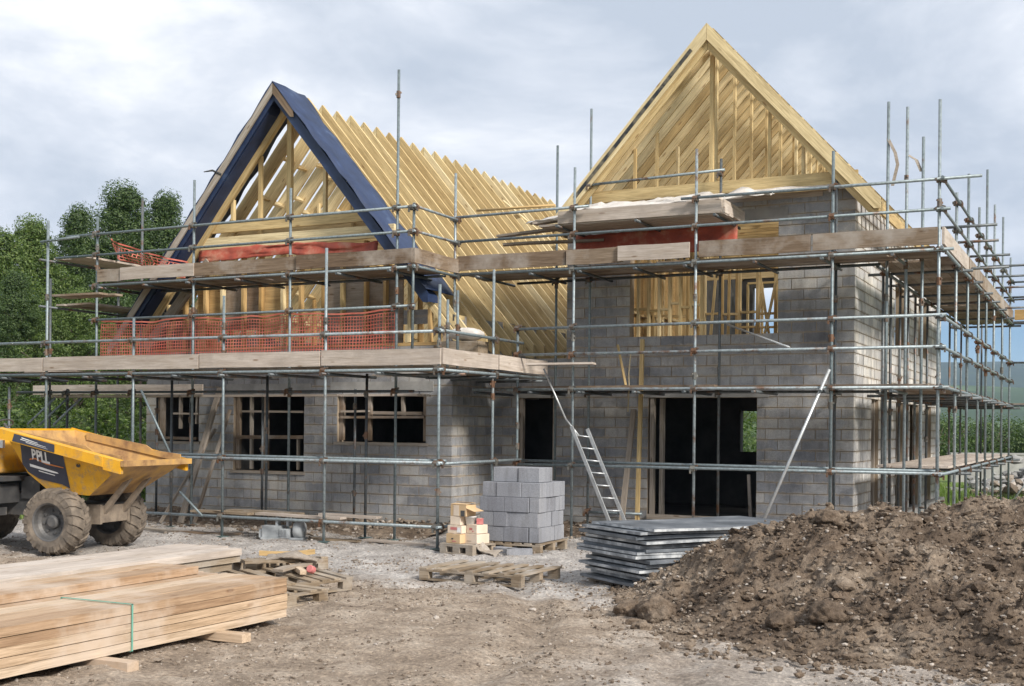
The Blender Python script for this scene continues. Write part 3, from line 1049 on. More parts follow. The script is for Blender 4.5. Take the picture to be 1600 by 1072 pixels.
# left gable: blue membrane over the verge, barge boards, king post, studs, two tie beams
for s in (-1, 1):
    rafter("gable_rafter", s, LX, LZ - .03, FLY + .0, 4.2, LS, 0.20, 0.06, M['pine'], roofL)
    rafter("gable_rafter", s, LX, LZ - .30, FLY - .16, 4.1, LS, 0.12, 0.05, M['pine'], roofL)
    # membrane: a sheet on top of the verge
    mb = MB()
    n = 22
    vsx, fs = [], []
    for i in range(n + 1):
        t = (3.75 if s < 0 else 3.55) * i / n
        z = LZ - t * LS + .03
        for j, yy in enumerate((FLY - .62, FLY - .2, FLY + .22, FLY + .44 + .03 * math.sin(i * 1.3))):
            vsx.append((LX + s * t, yy, z + .02 * math.sin(i * 1.7 + j * 2) + .03 * fbm(i * .5, j * .9, s, 3) + (0.02 if j == 0 else 0)))
    for i in range(n):
        for j in range(3):
            fs.append((4 * i + j, 4 * i + j + 1, 4 * i + 5 + j, 4 * i + 4 + j))
    mb.add(vsx, fs)
    o = mb.obj("membrane", M['membrane'], roofL, smooth=True)
    sol = o.modifiers.new("thickness", 'SOLIDIFY')
    sol.thickness = 0.012
    rafter("membrane_face", s, LX, LZ - .02, FLY - .55, 3.75 if s < 0 else 3.55, LS, 0.19, 0.02, M['membrane'], roofL)
    rafter("soffit_face", s, LX, LZ - .12, FLY - .30, 3.7 if s < 0 else 3.5, LS, 0.12, 0.4, M['membrane'], roofL, x_in=0.2)
    rafter("barge_board", s, LX, LZ + .015, FLY - .60, 4.3 if s < 0 else 0.5, LS, 0.13, 0.03, M['greywood'] if s < 0 else M['board'], roofL)
MB().tube([(-6.36, 2.20, 7.02), (-6.58, 2.18, 7.12), (-6.80, 2.18, 7.11)], [.03, .022, .01], 6).obj("loose_flap", M['felt'], roofL)
beam("king_post", (LX, FLY - .02, 6.2), (LX, FLY - .02, LZ - .3), 0.11, 0.09, M['pine'], roofL)
for x in (-.75, .85, 1.5, -1.45):
    beam("gable_stud", (LX + x, FLY + .0, 6.2), (LX + x, FLY + .0, LZ - abs(x) * LS - .34), 0.07, 0.08, M['pine'], roofL)
beam("tie_beam", (LX - 2.15, FLY - .08, 6.06), (LX + 2.15, FLY - .08, 6.06), 0.08, 0.22, M['pine'], roofL)
beam("tie_beam", (LX - 2.55, FLY - .12, 5.73), (LX + 2.55, FLY - .12, 5.73), 0.08, 0.24, M['pine'], roofL)

# ---- timber framed upper front of the left wing
upf = node("gable_frame", house, (LX, FLY, 3.53))
beam("sole_plate", (-8.7, FLY + .06, 3.56), (-1.45, FLY + .06, 3.56), 0.12, 0.06, M['stud'], upf)
x = -8.3
i = 0
while x < -1.6:
    zt = min(5.6, LZ - abs(x - LX) * LS - .36)
    if zt > 3.8:
        beam("stud", (x, FLY + .06, 3.6), (x, FLY + .06, zt), 0.06, 0.11, M['stud'] if i % 3 else M['pine'], upf)
    x += 0.45 + (0.1 if i % 2 else 0)
    i += 1
# sheathing panels behind the studs, some left off
i = 0
x = -8.2
while x < -1.8:
    w_ = rnd.choice((0.6, 0.75, 0.9))
    if i not in (4, 9):
        zt = min(5.55, LZ - max(abs(x - LX), abs(x + w_ - LX)) * LS - .42)
        if zt > 4.0:
            z0_ = 3.6 + (rnd.choice((0, 0, .35)))
            MB().box2((x + .006, FLY + .135, z0_), (x + w_ - .006, FLY + .155, zt - rnd.uniform(0, .25))).obj("sheathing_panel", rnd.choice((M['greywood'], M['block'], M['board'], M['stud'])), upf)
    x += w_
    i += 1
# raking strut at the foot of the gable, and loose blocks
beam("raking_strut", (-8.7, FLY - .2, 3.6), (-7.0, FLY - .2, 5.35), 0.09, 0.2, M['greywood'], upf)

# ---------------------------------------------------------------- scaffolding
TR = 0.0255


def coupler_mesh():
    mb = MB()
    mb.tube([(-.04, 0, 0), (.04, 0, 0)], 0.052, 8)
    mb.tube([(0, .058, -.04), (0, .058, .04)], 0.051, 8)
    mb.box((0, .03, 0), (.05, .05, .05))
    mb.box((0, -.045, .055), (.036, .03, .07))
    mb.box((.05, .10, .03), (.07, .028, .028))
    mb.box((-.05, .03, -.05), (.03, .03, .06))
    return mb


def sleeve_mesh():
    mb = MB()
    mb.tube([(-.06, 0, 0), (.06, 0, 0)], 0.038, 8)
    mb.box((0, .04, 0), (.035, .03, .03))
    mb.box((.035, -.04, 0), (.025, .03, .03))
    return mb


def plate_mesh():
    mb = MB()
    mb.box((0, 0, .006), (.17, .17, .012))
    mb.tube([(0, 0, .012), (0, 0, .12)], .02, 6)
    return mb


POSTS = {}


def standard(sc, x, y, z1, z0=0.0, mat=None, plate=True, lean=True):
    lx, ly = (rnd.uniform(-.012, .012), rnd.uniform(-.012, .012)) if lean else (0, 0)
    gz = ground_h(x, y) if z0 == 0 else z0
    o = pole("standard", (x, y, gz + (.02 if z0 == 0 else 0)), (x + lx, y + ly, z1), TR, mat or M['tube'], sc)
    POSTS.setdefault(sc.name, []).append((x, y, gz, z1, o))
    if plate and z0 == 0:
        inst("base_plate", 'plate', plate_mesh, M['plate'], Matrix.Translation((x, y, gz + .012)) @ Matrix.Rotation(rnd.uniform(-.4, .4), 4, 'Z'), o)
    for _ in range(2):
        z = rnd.uniform(max(gz + .6, z1 - 4.5), z1 - .3)
        Mw = Matrix.Translation((x, y, z)) @ Matrix.Rotation(rnd.uniform(0, 6), 4, 'Z') @ Matrix.Rotation(-math.pi / 2, 4, 'Y')
        inst("sleeve", 'sleeve', sleeve_mesh, M['coupler'], Mw, o)
    return o


def ledger(sc, p0, p1, mat=None, couple=True, name="ledger", r=TR, off=0.058):
    """a level tube along X or Y, clamped to every standard of the same scaffold that it passes"""
    p0, p1 = Vector(p0), Vector(p1)
    d = (p1 - p0).normalized()
    side = Vector((d.y, -d.x, 0))           # clamped on this side of the standards
    q0, q1 = p0 + side * off, p1 + side * off
    j = rnd.uniform(-.012, .012)
    o = pole(name, q0 + Vector((0, 0, j)), q1 + Vector((0, 0, -j)), r, mat or M['tube'], sc)
    if couple:
        for (x, y, za, zb, po) in POSTS.get(sc.name, []):
            w = Vector((x, y, p0.z)) - p0
            t = w.dot(d)
            if -0.05 < t < (p1 - p0).length + .05 and abs(w.dot(side)) < 0.09 and za < p0.z < zb + .05:
                ang = math.atan2(side.y, side.x) - math.pi / 2
                Mw = Matrix.Translation((x, y, p0.z + rnd.uniform(-.01, .01))) @ Matrix.Rotation(ang, 4, 'Z') @ Matrix.Rotation(math.pi / 2, 4, 'Y')
                inst("coupler", 'coupler', coupler_mesh, M['coupler'], Mw, po)
    return o


def deck_x(sc, x0, x1, y0, z, n, mat=None, name="board", seg=3.9, jit=0.12, th=.038):
    """n scaffold boards side by side running along X"""
    x = x0
    while x < x1 - .3:
        e = min(x + seg, x1)
        for i in range(n):
            if rnd.random() < 0.03:
                continue
            a = x + rnd.uniform(-jit, jit)
            b = e + rnd.uniform(-jit, jit) - .02
            yy = y0 + .115 + i * .235
            beam(name, (a, yy, z + rnd.uniform(0, .014)), (b, yy + rnd.uniform(-.01, .01), z + rnd.uniform(0, .014)), .222, th, mat or M['board'], sc)
        x = e


def deck_y(sc, x0, y0, y1, z, n, mat=None, name="board", seg=3.9, jit=0.12):
    y = y0
    while y < y1 - .3:
        e = min(y + seg, y1)
        for i in range(n):
            xx = x0 + .115 + i * .235
            beam(name, (xx, y + rnd.uniform(-jit, jit), z + rnd.uniform(0, .014)), (xx + rnd.uniform(-.01, .01), e + rnd.uniform(-jit, jit) - .02, z + rnd.uniform(0, .014)), .222, .038, mat or M['board'], sc)
        y = e


def toe(sc, p0, p1, z0, h=.25, mat=None):
    return beam("toe_board", (*p0, z0 + h / 2), (*p1, z0 + h / 2), .042, h, mat or M['board'], sc, warp=0.006)


# --- scaffold round the left-hand gable
sL = thing("scaffold", "galvanised tube scaffold wrapped round the gable with dark blue edging, orange net tied to it", "scaffold", (-5, 0, 0))
for x, zt in ((-11.0, 4.2), (-8.78, 5.91), (-6.54, 3.95), (-4.41, 4.28), (-2.22, 5.0), (0.0, 4.29)):
    standard(sL, x, 0.0, zt)
for x, zt in ((-8.8, 6.2), (-6.27, 6.73), (-3.95, 6.39), (-1.63, 8.3)):
    standard(sL, x, 1.3, zt)
for x, y, zt in ((-6.62, 1.12, 2.92), (-4.35, 1.15, 2.92), (-2.15, 1.15, 2.92)):
    standard(sL, x, y, zt, mat=M['tubedark'])
for x, y, z0_ in ((-9.6, 1.3, 0), (-8.15, 2.35, 0), (-7.75, 1.25, 0), (-7.2, 2.3, 0), (-5.35, 2.3, 0), (-3.2, 2.35, 0), (-9.9, .1, 0)):
    standard(sL, x, y, 2.7, mat=M['tubedark'])
standard(sL, -1.30, 1.30, 5.92, 2.98)
standard(sL, -1.30, 2.80, 6.73, 2.98)
standard(sL, 0.0, 1.88, 4.75)
standard(sL, -0.42, 1.36, 4.35, 3.0, plate=False)
standard(sL, -0.62, 1.36, 4.2, 3.0, plate=False)
for x, y, zt in ((-10.1, 3.2, 5.9), (-10.1, 6.0, 6.2), (-8.65, 2.4, 6.76), (-10.1, 1.3, 5.0)):
    standard(sL, x, y, zt, mat=M['tubedark'])
for z, a in ((0.37, -6.9), (1.40, -8.0), (2.92, -11.2), (3.54, -11.2)):
    ledger(sL, (a, 0, z), (0.12, 0, z))
pole("ledger", (-8.0, .09, 1.45), (0.1, .09, 1.44), TR, M['tube'], sL)
for z, a in ((2.62, -11.0), (4.10, -8.95), (4.79, -8.95), (5.41, -9.9), (5.84, -9.6)):
    ledger(sL, (a, 1.3, z), (-1.22, 1.3, z), mat=M['tubedark'] if z < 3 else None)
pole("ledger", (-9.0, 2.45, 4.77), (-1.3, 2.45, 4.77), TR, M['tubedark'], sL)
for z in (4.80, 5.42, 5.85):
    ledger(sL, (-1.30, 1.2, z), (-1.30, 2.9, z))
for z, b in ((0.38, 1.5), (1.40, 2.9), (2.92, 4.1), (3.54, 2.95)):
    ledger(sL, (0, -.12, z), (0, b, z))
for y0 in (3.2, 6.0):
    ledger(sL, (-10.3, y0, 5.35), (-8.6, y0, 5.35), mat=M['tubedark'], couple=False)
    ledger(sL, (-10.3, y0, 4.4), (-8.6, y0, 4.4), mat=M['tubedark'], couple=False)
pole("ledger", (-10.1, 1.0, 4.4), (-10.1, 7.0, 4.4), TR, M['tubedark'], sL)
pole("ledger", (-10.1, 1.0, 5.36), (-10.1, 7.0, 5.36), TR, M['tubedark'], sL)
pole("ledger", (-8.9, -.05, 5.50), (-7.9, -.05, 5.54), TR, M['tube'], sL)
# transoms under the decks
x = -10.9
while x < -0.1:
    pole("transom", (x, -.18, 2.865), (x, 1.5, 2.865), TR, M['tubedark'], sL)
    x += 1.09
for x in (-8.6, -7.4, -6.3, -5.1, -4.0, -2.8, -1.7):
    pole("transom", (x, 1.12, 4.735), (x, 2.62, 4.735), TR, M['tubedark'], sL)
for y in (0.6, 1.7, 2.6, 3.6):
    pole("transom", (-1.25, y, 2.862), (.16, y, 2.862), TR, M['tubedark'], sL)
deck_x(sL, -11.4, -0.05, 0.06, 2.955, 5)
deck_y(sL, -1.22, 1.28, 4.05, 2.955, 5)
deck_x(sL, -11.0, -1.5, 1.9, 2.56, 2, mat=M['board_pale'])
deck_x(sL, -8.75, -1.35, 1.36, 4.825, 5)
deck_y(sL, -10.1, 1.4, 6.6, 5.41, 4, mat=M['board_pale'])
deck_y(sL, -10.1, 1.4, 6.6, 4.46, 4)
deck_x(sL, -8.7, -7.4, .1, 4.46, 2, mat=M['board'])
for a, b in ((-11.3, -8.83), (-8.80, -4.95), (-4.92, -2.3), (-2.27, 0.05)):
    toe(sL, (a, -.035), (b, -.035), 3.0, .26, M['board_pale'])
toe(sL, (.055, .0), (.055, 1.95), 3.0, .26, M['board_pale'])
toe(sL, (.055, 1.98), (.055, 4.0), 3.0, .26, M['board_pale'])
toe(sL, (-8.75, 1.27), (-8.1, 1.27), 4.86, .25)
toe(sL, (-8.1, 1.24), (-6.2, 1.24), 4.87, .25, M['board_pale'])
toe(sL, (-6.2, 1.26), (-3.7, 1.26), 4.86, .25)
toe(sL, (-3.75, 1.22), (-1.28, 1.25), 4.86, .26)
toe(sL, (-1.25, 1.25), (-1.25, 2.85), 4.86, .26)
toe(sL, (-11.2, 1.86), (-6.5, 1.86), 2.60, .20, M['board_pale'])
# loose braces
pole("brace", (-6.4, .06, 2.62), (-5.66, .06, 1.42), .022, M['tube'], sL)
pole("brace", (-5.3, -.1, .78), (-4.75, -.12, .36), .022, M['tube'], sL)
for x in (-9.35, -9.0, -8.62):
    pole("brace", (x, .75, 2.5), (x - .55, .55, 1.96), .022, M['tube'], sL)
pole("brace", (.55, 2.80, 3.05), (1.02, 2.74, 2.15), .018, M['alu'], sL)
pole("brace", (1.02, 2.74, 2.15), (1.30, 2.70, 1.85), .018, M['alu'], sL)

# --- scaffold along the front of the right-hand gable
sR = thing("scaffold", "galvanised tube scaffold standing before the wide dark doorway under the tall bare gable", "scaffold", (3.3, 2.87, 0))
for x, zt in ((0.0, 3.75), (1.09, 6.64), (3.35, 6.75), (5.64, 6.50)):
    standard(sR, x, 2.87, zt)
for x, zt in ((0.20, 7.37), (0.89, 8.0), (3.41, 6.83), (5.45, 6.6)):
    standard(sR, x, 4.08, zt, mat=M['tubedark'] if x > 3 else None)
for z, a, b in ((1.33, 0.0, 7.4), (2.68, -0.9, 7.45), (3.31, 0.0, 7.4), (3.79, 0.0, 7.4), (4.82, -1.4, 7.5), (5.44, -1.4, 7.45), (5.91, -1.4, 1.4), (5.91, 3.1, 7.9)):
    ledger(sR, (a, 2.87, z), (b, 2.87, z))
pole("ledger", (0.0, 2.96, 1.39), (7.3, 2.96, 1.37), TR, M['tube'], sR)
ledger(sR, (0.9, 4.08, 6.55), (3.5, 4.08, 6.62))
for z in (2.66, 4.78):
    ledger(sR, (-.6, 4.08, z), (6.2, 4.08, z), mat=M['tubedark'])
ledger(sR, (0.9, 4.08, 0.42), (2.0, 4.08, .42), mat=M['tube'])
for x in (-.8, .3, 1.25, 2.3, 3.2, 4.4, 5.5, 6.6):
    pole("transom", (x, 2.7, 4.765), (x, 4.3, 4.765), TR, M['tubedark'], sR)
    pole("transom", (x, 2.7, 2.625), (x, 4.3, 2.625), TR, M['tubedark'], sR)
deck_x(sR, -1.3, 7.2, 2.95, 4.862, 5)
deck_x(sR, -.3, 7.2, 2.95, 2.722, 5, mat=M['board'])
toe(sR, (-1.26, 2.83), (0.95, 2.83), 4.90, .27)
toe(sR, (0.98, 2.80), (2.05, 2.80), 4.89, .27)
toe(sR, (1.98, 2.75), (3.28, 2.75), 4.90, .26, M['board_pale'])
toe(sR, (3.42, 2.83), (5.30, 2.83), 4.90, .27)
toe(sR, (5.34, 2.825), (7.26, 2.825), 4.90, .27)
pole("brace", (4.50, 2.45, .12), (5.63, 2.80, 2.98), .026, M['alu'], sR)
pole("brace", (3.6, 3.9, 3.85), (4.95, 2.95, 3.35), .018, M['alu'], sR)
pole("brace", (-.9, 2.9, 6.02), (.7, 2.9, 6.0), .024, M['stud'], sR)
# raised loading stage with pale boards, left of the gable's centre
for x in (0.8, 2.3, 3.7):
    pole("transom", (x, 2.75, 5.60), (x, 4.3, 5.60), TR, M['tubedark'], sR)
deck_x(sR, .55, 3.85, 2.95, 5.65, 5, mat=M['board_pale'], jit=.2)
toe(sR, (.75, 2.93), (3.78, 2.93), 5.66, .22, M['board_pale'])
toe(sR, (3.80, 2.95), (3.80, 4.2), 5.66, .22, M['board_pale'])

# --- scaffold along the side
sS = thing("scaffold", "long run of scaffold tubes receding along the sunlit block side wall towards the hills", "scaffold", (7.28, 9, 0))
standard(sS, 7.28, 2.87, 7.15)
for y, zt in ((5.1, 6.1), (6.9, 6.77), (8.9, 6.48), (10.63, 7.58), (12.46, 7.14), (14.72, 7.23), (17.1, 6.55)):
    standard(sS, 7.28, y, zt)
for x, y, zt in ((6.29, 4.08, 7.52), (6.60, 4.08, 7.4), (6.86, 4.06, 6.87)):
    standard(sS, x, y, zt)
for y, zt in ((5.1, 5.0), (6.9, 5.0), (8.9, 5.0), (10.63, 5.1), (12.46, 7.6), (14.72, 5.0), (17.1, 5.4)):
    standard(sS, 6.08, y, zt, mat=M['tubedark'])
for z in (1.33, 2.68, 3.31, 3.79, 4.82, 5.44, 5.91):
    ledger(sS, (7.28, 2.7, z), (7.28, 17.5, z))
for z in (1.30, 2.64, 4.76):
    ledger(sS, (6.08, 4.1, z), (6.08, 17.4, z), mat=M['tubedark'])
for y in (5.1, 6.9, 8.9, 10.63, 12.46, 14.72, 17.1):
    for z in (1.27, 2.61, 4.76):
        pole("transom", (5.8, y + .07, z), (7.55, y + .07, z), TR, M['tubedark'], sS)
    pole("transom", (6.9, y - .06, 5.5), (8.0 + rnd.uniform(-.2, .25), y - .06, 5.5), TR, M['tubedark'], sS)
    if rnd.random() < .7:
        pole("transom", (6.6, y - .07, 5.0), (7.9 + rnd.uniform(-.2, .25), y - .07, 5.0), TR, M['tubedark'], sS)
deck_y(sS, 6.10, 4.3, 17.4, 4.862, 5)
deck_y(sS, 6.10, 4.3, 17.4, 2.722, 5)
deck_y(sS, 6.10, 4.4, 17.0, 1.385, 5, mat=M['board_pale'])
y = 2.9
while y < 17:
    toe(sS, (7.33, y), (7.33, min(y + 3.6, 17.3)), 4.9, .27, M['board_pale'] if y < 6 else M['board'])
    y += 3.63
for x, y, zt in ((6.5, 18.2, 6.0), (7.9, 18.2, 6.6), (9.0, 18.2, 5.8), (8.2, 17.1, 7.0)):
    standard(sS, x, y, zt, mat=M['tubedark'])
for y in (5.9, 7.9, 9.8):
    standard(sS, 6.08, y, 4.8, mat=M['tubedark'])
# the return at the far end
for x in (9.0, 10.8):
    standard(sS, x, 17.1, 6.3)
for z in (2.68, 3.79, 4.82, 5.44, 5.9):
    ledger(sS, (7.2, 17.1, z), (11.0, 17.1, z))
deck_x(sS, 7.3, 11.0, 17.15, 4.86, 3)
toe(sS, (7.4, 17.05), (11.0, 17.05), 4.9, .27, M['stud'])
deck_x(sS, 7.3, 11.0, 17.15, 2.72, 3)
pole("brace", (7.33, 16.9, .1), (8.0, 17.1, 1.1), .024, M['alu'], sS)

# ---------------------------------------------------------------- nets, sheets and loose things on the scaffold
def net(name, label, x0, x1, z0, z1, y, mat, cell=0.062, strand=0.0145, sag=0.04, seed=1, tilt=0.0):
    """plastic barrier net: strands both ways, hung in a slightly wavy sheet"""
    nx, nz = int((x1 - x0) / cell), int((z1 - z0) / cell)
    mb = MB()

    def P(i, j, du=0.0, dv=0.0):
        x = x0 + (x1 - x0) * i / nx + du
        t = j / nz
        z = z0 + (z1 - z0) * t + dv + tilt * (x - x0)
        wob = fbm(x * 1.3, z * 1.7, seed, 3)
        return (x, y + sag * wob, z - (0.05 * abs(math.sin((x - x0) * 1.36)) * t) + .03 * fbm(x * 2, 0.3, seed, 2) * t)
    h = strand / 2
    for j in range(nz + 1):
        k = len(mb.v)
        wide = 2.0 if j in (0, nz) else 1.0
        vsx = []
        for i in range(0, nx + 1, 2):
            vsx += [P(i, j, 0, -h * wide), P(i, j, 0, h * wide)]
        n = len(vsx) // 2
        mb.add(vsx, [(2 * i, 2 * i + 2, 2 * i + 3, 2 * i + 1) for i in range(n - 1)])
    for i in range(nx + 1):
        vsx = []
        for j in range(0, nz + 1, 2):
            vsx += [P(i, j, -h), P(i, j, h)]
        n = len(vsx) // 2
        mb.add(vsx, [(2 * q, 2 * q + 2, 2 * q + 3, 2 * q + 1) for q in range(n - 1)])
    o = mb.obj(name, mat)
    so = o.modifiers.new("thickness", 'SOLIDIFY')
    so.thickness = 0.004
    return tag(o, label, "net")


net("barrier_net", "long orange barrier net hung along the lower deck of the blue-edged gable", -8.78, -1.66, 3.27, 4.08, 1.385, M['net'])


def drape(name, label, cat, pts, w, mat, parent=None, th=.01, seed=2, amp=.05):
    """a crumpled strip of sheeting that follows pts, w = vector across it"""
    w = Vector(w)
    n, m_ = 40, 8
    P = [Vector(p) for p in pts]
    vsx = []
    for i in range(n + 1):
        t = i / n * (len(P) - 1)
        k = min(int(t), len(P) - 2)
        c = P[k].lerp(P[k + 1], t - k)
        for j in range(m_ + 1):
            q = c + w * (j / m_ - .5)
            a = fbm(q.x * 1.7, q.y * 1.7 + j * .3, seed + q.z, 4) * amp
            vsx.append(q + Vector((0, a * .8, a)))
    fs = [(i * (m_ + 1) + j, i * (m_ + 1) + j + 1, (i + 1) * (m_ + 1) + j + 1, (i + 1) * (m_ + 1) + j) for i in range(n) for j in range(m_)]
    mb = MB()
    mb.add(vsx, fs)
    o = mb.obj(name, mat, parent, smooth=True)
    so = o.modifiers.new("thickness", 'SOLIDIFY')
    so.thickness = th
    return tag(o, label, cat)


drape("red_sheet", "red sheeting hung below the tie beams of the blue-edged gable", "sheet", [(-7.3, 2.62, 5.48), (-5, 2.60, 5.50), (-2.9, 2.62, 5.40)], (0, 0.02, .24), M['netred'], seed=5)
drape("red_sheet", "dull red sheeting hung under the raised stage of pale boards", "sheet", [(.62, 3.98, 5.38), (2.2, 3.99, 5.40), (3.75, 3.98, 5.42)], (0, .02, .46), M['netred'], seed=9)
net("barrier_net", "torn orange net trailing from the side deck near the trees", -9.1, -7.2, 5.5, 5.85, 2.0, M['net'], sag=.5, seed=4, tilt=-.28)
drape("plastic_sheet", "crumpled white sheeting lying on the raised stage of pale boards", "sheet", [(.1, 3.3, 5.80), (1.4, 3.3, 6.02), (2.8, 3.3, 6.0), (4.4, 3.7, 6.08)], (.05, .7, .22), M['sheet'], seed=13, amp=.12)
drape("plastic_sheet", "thin grey sheeting along the foot of the tall bare gable", "sheet", [(3.6, 4.22, 6.22), (4.4, 4.2, 6.24), (5.75, 4.2, 6.20)], (.0, .2, .12), M['sheet'], seed=17, amp=.06)
# boards thrown on the stage
for i, (a, b, m_) in enumerate((((.2, 3.1, 5.72), (2.7, 3.3, 5.98), 'board_pale'), ((-.6, 3.2, 5.55), (1.9, 3.5, 5.76), 'greywood'), ((1.2, 3.25, 5.78), (3.7, 3.15, 5.93), 'board_pale'))):
    o = beam("loose_board", a, b, .22, .04, M[m_], warp=.008)
    tag(o, ("pale loose board sloping up across the raised stage", "grey loose board sticking out left of the raised stage", "pale loose board lying along the front of the raised stage")[i], "board")
o = beam("loose_board", (-.55, 3.3, 5.42), (1.2, 4.0, 5.5), .2, .04, M['board'], warp=.01)
tag(o, "brown loose board poking out below the raised stage over the rafters", "board")
o = beam("loose_board", (.35, 2.55, 3.12), (1.55, 2.75, 3.13), .3, .035, M['board_pale'])
tag(o, "short pale plank bridging the scaffolds above the narrow door", "board")
# straps fluttering from two tall tubes at the corner
for pts, lb in ((((6.30, 4.06, 6.9), (6.42, 4.05, 6.65), (6.46, 4.05, 6.45), (6.38, 4.05, 6.1)), "grey strap hanging from a tall tube beside the roof edge"),
                (((6.62, 4.06, 6.6), (6.76, 4.05, 6.5), (6.84, 4.05, 6.3)), "short grey strap drooping between two tall tubes at the corner")):
    mb = MB()
    vsx = []
    for p in pts:
        p = Vector(p)
        vsx += [p + Vector((-.025, 0, 0)), p + Vector((.025, .02, 0))]
    mb.add(vsx, [(2 * i, 2 * i + 2, 2 * i + 3, 2 * i + 1) for i in range(len(pts) - 1)])
    o = mb.obj("strap", M['greywood'])
    so = o.modifiers.new("thickness", 'SOLIDIFY')
    so.thickness = .006
    tag(o, lb, "strap")
# sacks and bits on the lower deck corner
for i, (x, y, z, s) in enumerate(((-.45, 1.75, 3.62, .55), (-.85, 1.9, 3.42, .5))):
    mb = MB()
    n, m_ = 14, 8
    vsx = []
    for j in range(m_ + 1):
        a = math.pi * j / m_ - math.pi / 2
        for k in range(n):
            t = 2 * math.pi * k / n
            q = Vector((math.copysign(abs(math.cos(t)) ** .6, math.cos(t)) * math.cos(a) * s * .6, math.copysign(abs(math.sin(t)) ** .6, math.sin(t)) * math.cos(a) * s * .4, math.sin(a) * s * .22))
            q *= 1 + .12 * fbm(q.x * 5, q.y * 5, q.z * 5 + i, 3)
            vsx.append(q)
    fs = [(j * n + k, j * n + (k + 1) % n, (j + 1) * n + (k + 1) % n, (j + 1) * n + k) for j in range(m_) for k in range(n)]
    mb.add(vsx, fs)
    o = mb.obj("sack", M['sheet'] if i == 0 else M['pallet'], None, Matrix.Translation((x, y, z)), True)
    tag(o, ("pale full sack lying on blocks at the corner of the lower deck", "brown sack slumped beside the pale one on the lower deck")[i], "sack")
o = MB().box((-.5, 1.75, 3.24), (.75, .4, .5)).obj("block_stack", M['pallet'])
tag(o, "low brown box under the pale sack on the deck corner", "box")
# stack of boards on the lower deck at the far left
for i in range(4):
    o = beam("loose_board", (-10.1 + .2 * i, .75 + .02 * i, 3.02 + .05 * i), (-8.72 + .03 * i, .8, 3.02 + .05 * i), .24, .04, M['board_pale'], warp=.006)
    tag(o, "pale board, %s in the little stack on the lower deck near the trees" % ("bottom", "second up", "third up", "top")[i], "board", "boards stacked on the lower deck")

# ---- ladder
lad = thing("ladder", "aluminium ladder leaning sideways between the block stack and the dark doorway", "ladder", (2.1, 2.6, 0))
a0, a1 = Vector((2.12, 2.52, .02)), Vector((1.15, 2.70, 2.02))
b0, b1 = Vector((2.36, 2.66, .02)), Vector((1.41, 2.80, 1.98))
for p, q in ((a0, a1), (b0, b1)):
    beam("rail", p, q, .03, .06, M['alu'], lad)
for i in range(9):
    t = .06 + i * .108
    pole("rung", a0.lerp(a1, t), b0.lerp(b1, t), .014, M['alu'], lad, 6)

# ---- timbers leaning on the walls
LEAN = [((-6.95, 1.75, .02), (-6.80, 2.74, 2.75), .14, .05, 'greywood', "broad grey board leaning on the wall between the two left windows"),
        ((-6.72, 1.9, .02), (-6.55, 2.75, 2.3), .06, .05, 'board', "thin brown batten leaning beside the broad grey board"),
        ((-7.25, 1.5, .02), (-6.9, 2.72, 1.9), .05, .05, 'greywood', "thin grey batten leaning low beneath the leftmost window"),
        ((1.90, 4.02, .02), (1.88, 4.28, 3.65), .07, .06, 'pine', "tall upright pine batten at the doorway's edge"),
        ((1.62, 3.9, .02), (1.70, 4.33, 2.35), .10, .04, 'greywood', "grey upright board left of the wide dark doorway"),
        ((1.42, 4.2, 3.55), (1.78, 3.7, 2.78), .04, .03, 'pine', "short pine lath slanting above the wide dark doorway"),
        ((3.62, 5.5, .33), (3.60, 5.42, 1.15), .06, .05, 'board_pale', "short pale post standing inside the wide dark doorway")]
for a, b, w_, h_, m_, lb in LEAN:
    o = beam("timber", a, b, w_, h_, M[m_])
    tag(o, lb, "timber")
o = MB().tube([(1.74, 4.05, 3.4), (1.72, 4.0, 3.0), (1.75, 3.95, 2.75), (1.72, 3.98, 2.3)], .012, 6).obj("rope", M['rope'])
tag(o, "thin rope hanging beside the tall upright pine batten", "rope")
# planks laid on the lowest tubes at the foot of the left wall
for i, (x0, x1, y) in enumerate(((-5.2, -3.9, .16), (-3.75, -1.95, .18), (-4.6, -3.0, .42), (-2.6, -1.4, .45))):
    o = beam("plank", (x0, y, .425 + .02 * (i // 2)), (x1, y, .425 + .02 * (i // 2)), .2, .04, M['board_pale'] if i % 2 else M['pallet'], warp=.006)
    tag(o, ("pale brown plank on the lowest tube near the grey machine", "long pale plank on the lowest tube in front of the middle window wall",
            "brown plank behind the first on the lowest tubes", "short pale plank on the lowest tubes by the wall corner")[i], "plank")


# ---------------------------------------------------------------- site dumper
def skip_y(x, z):
    return .82 - .34 * ((1.9 - .213 * (x + 1.0)) - z)


DUMP = Matrix.Translation((-4.70, -2.86, 0.0)) @ Matrix.Rotation(R_(8), 4, 'Z')
dump = bpy.data.objects.new("site_dumper", None)
link(dump, DUMP)
tag(dump, "yellow site dumper with a navy badge and clay-stained tipping skip parked beside the timber", "dumper")


def dpart(mb, name, mats, parent=None, smooth=False, label=None):
    o = mb.obj(name, mats, parent or dump, DUMP, smooth)
    if label:
        o["label"] = label
    return o


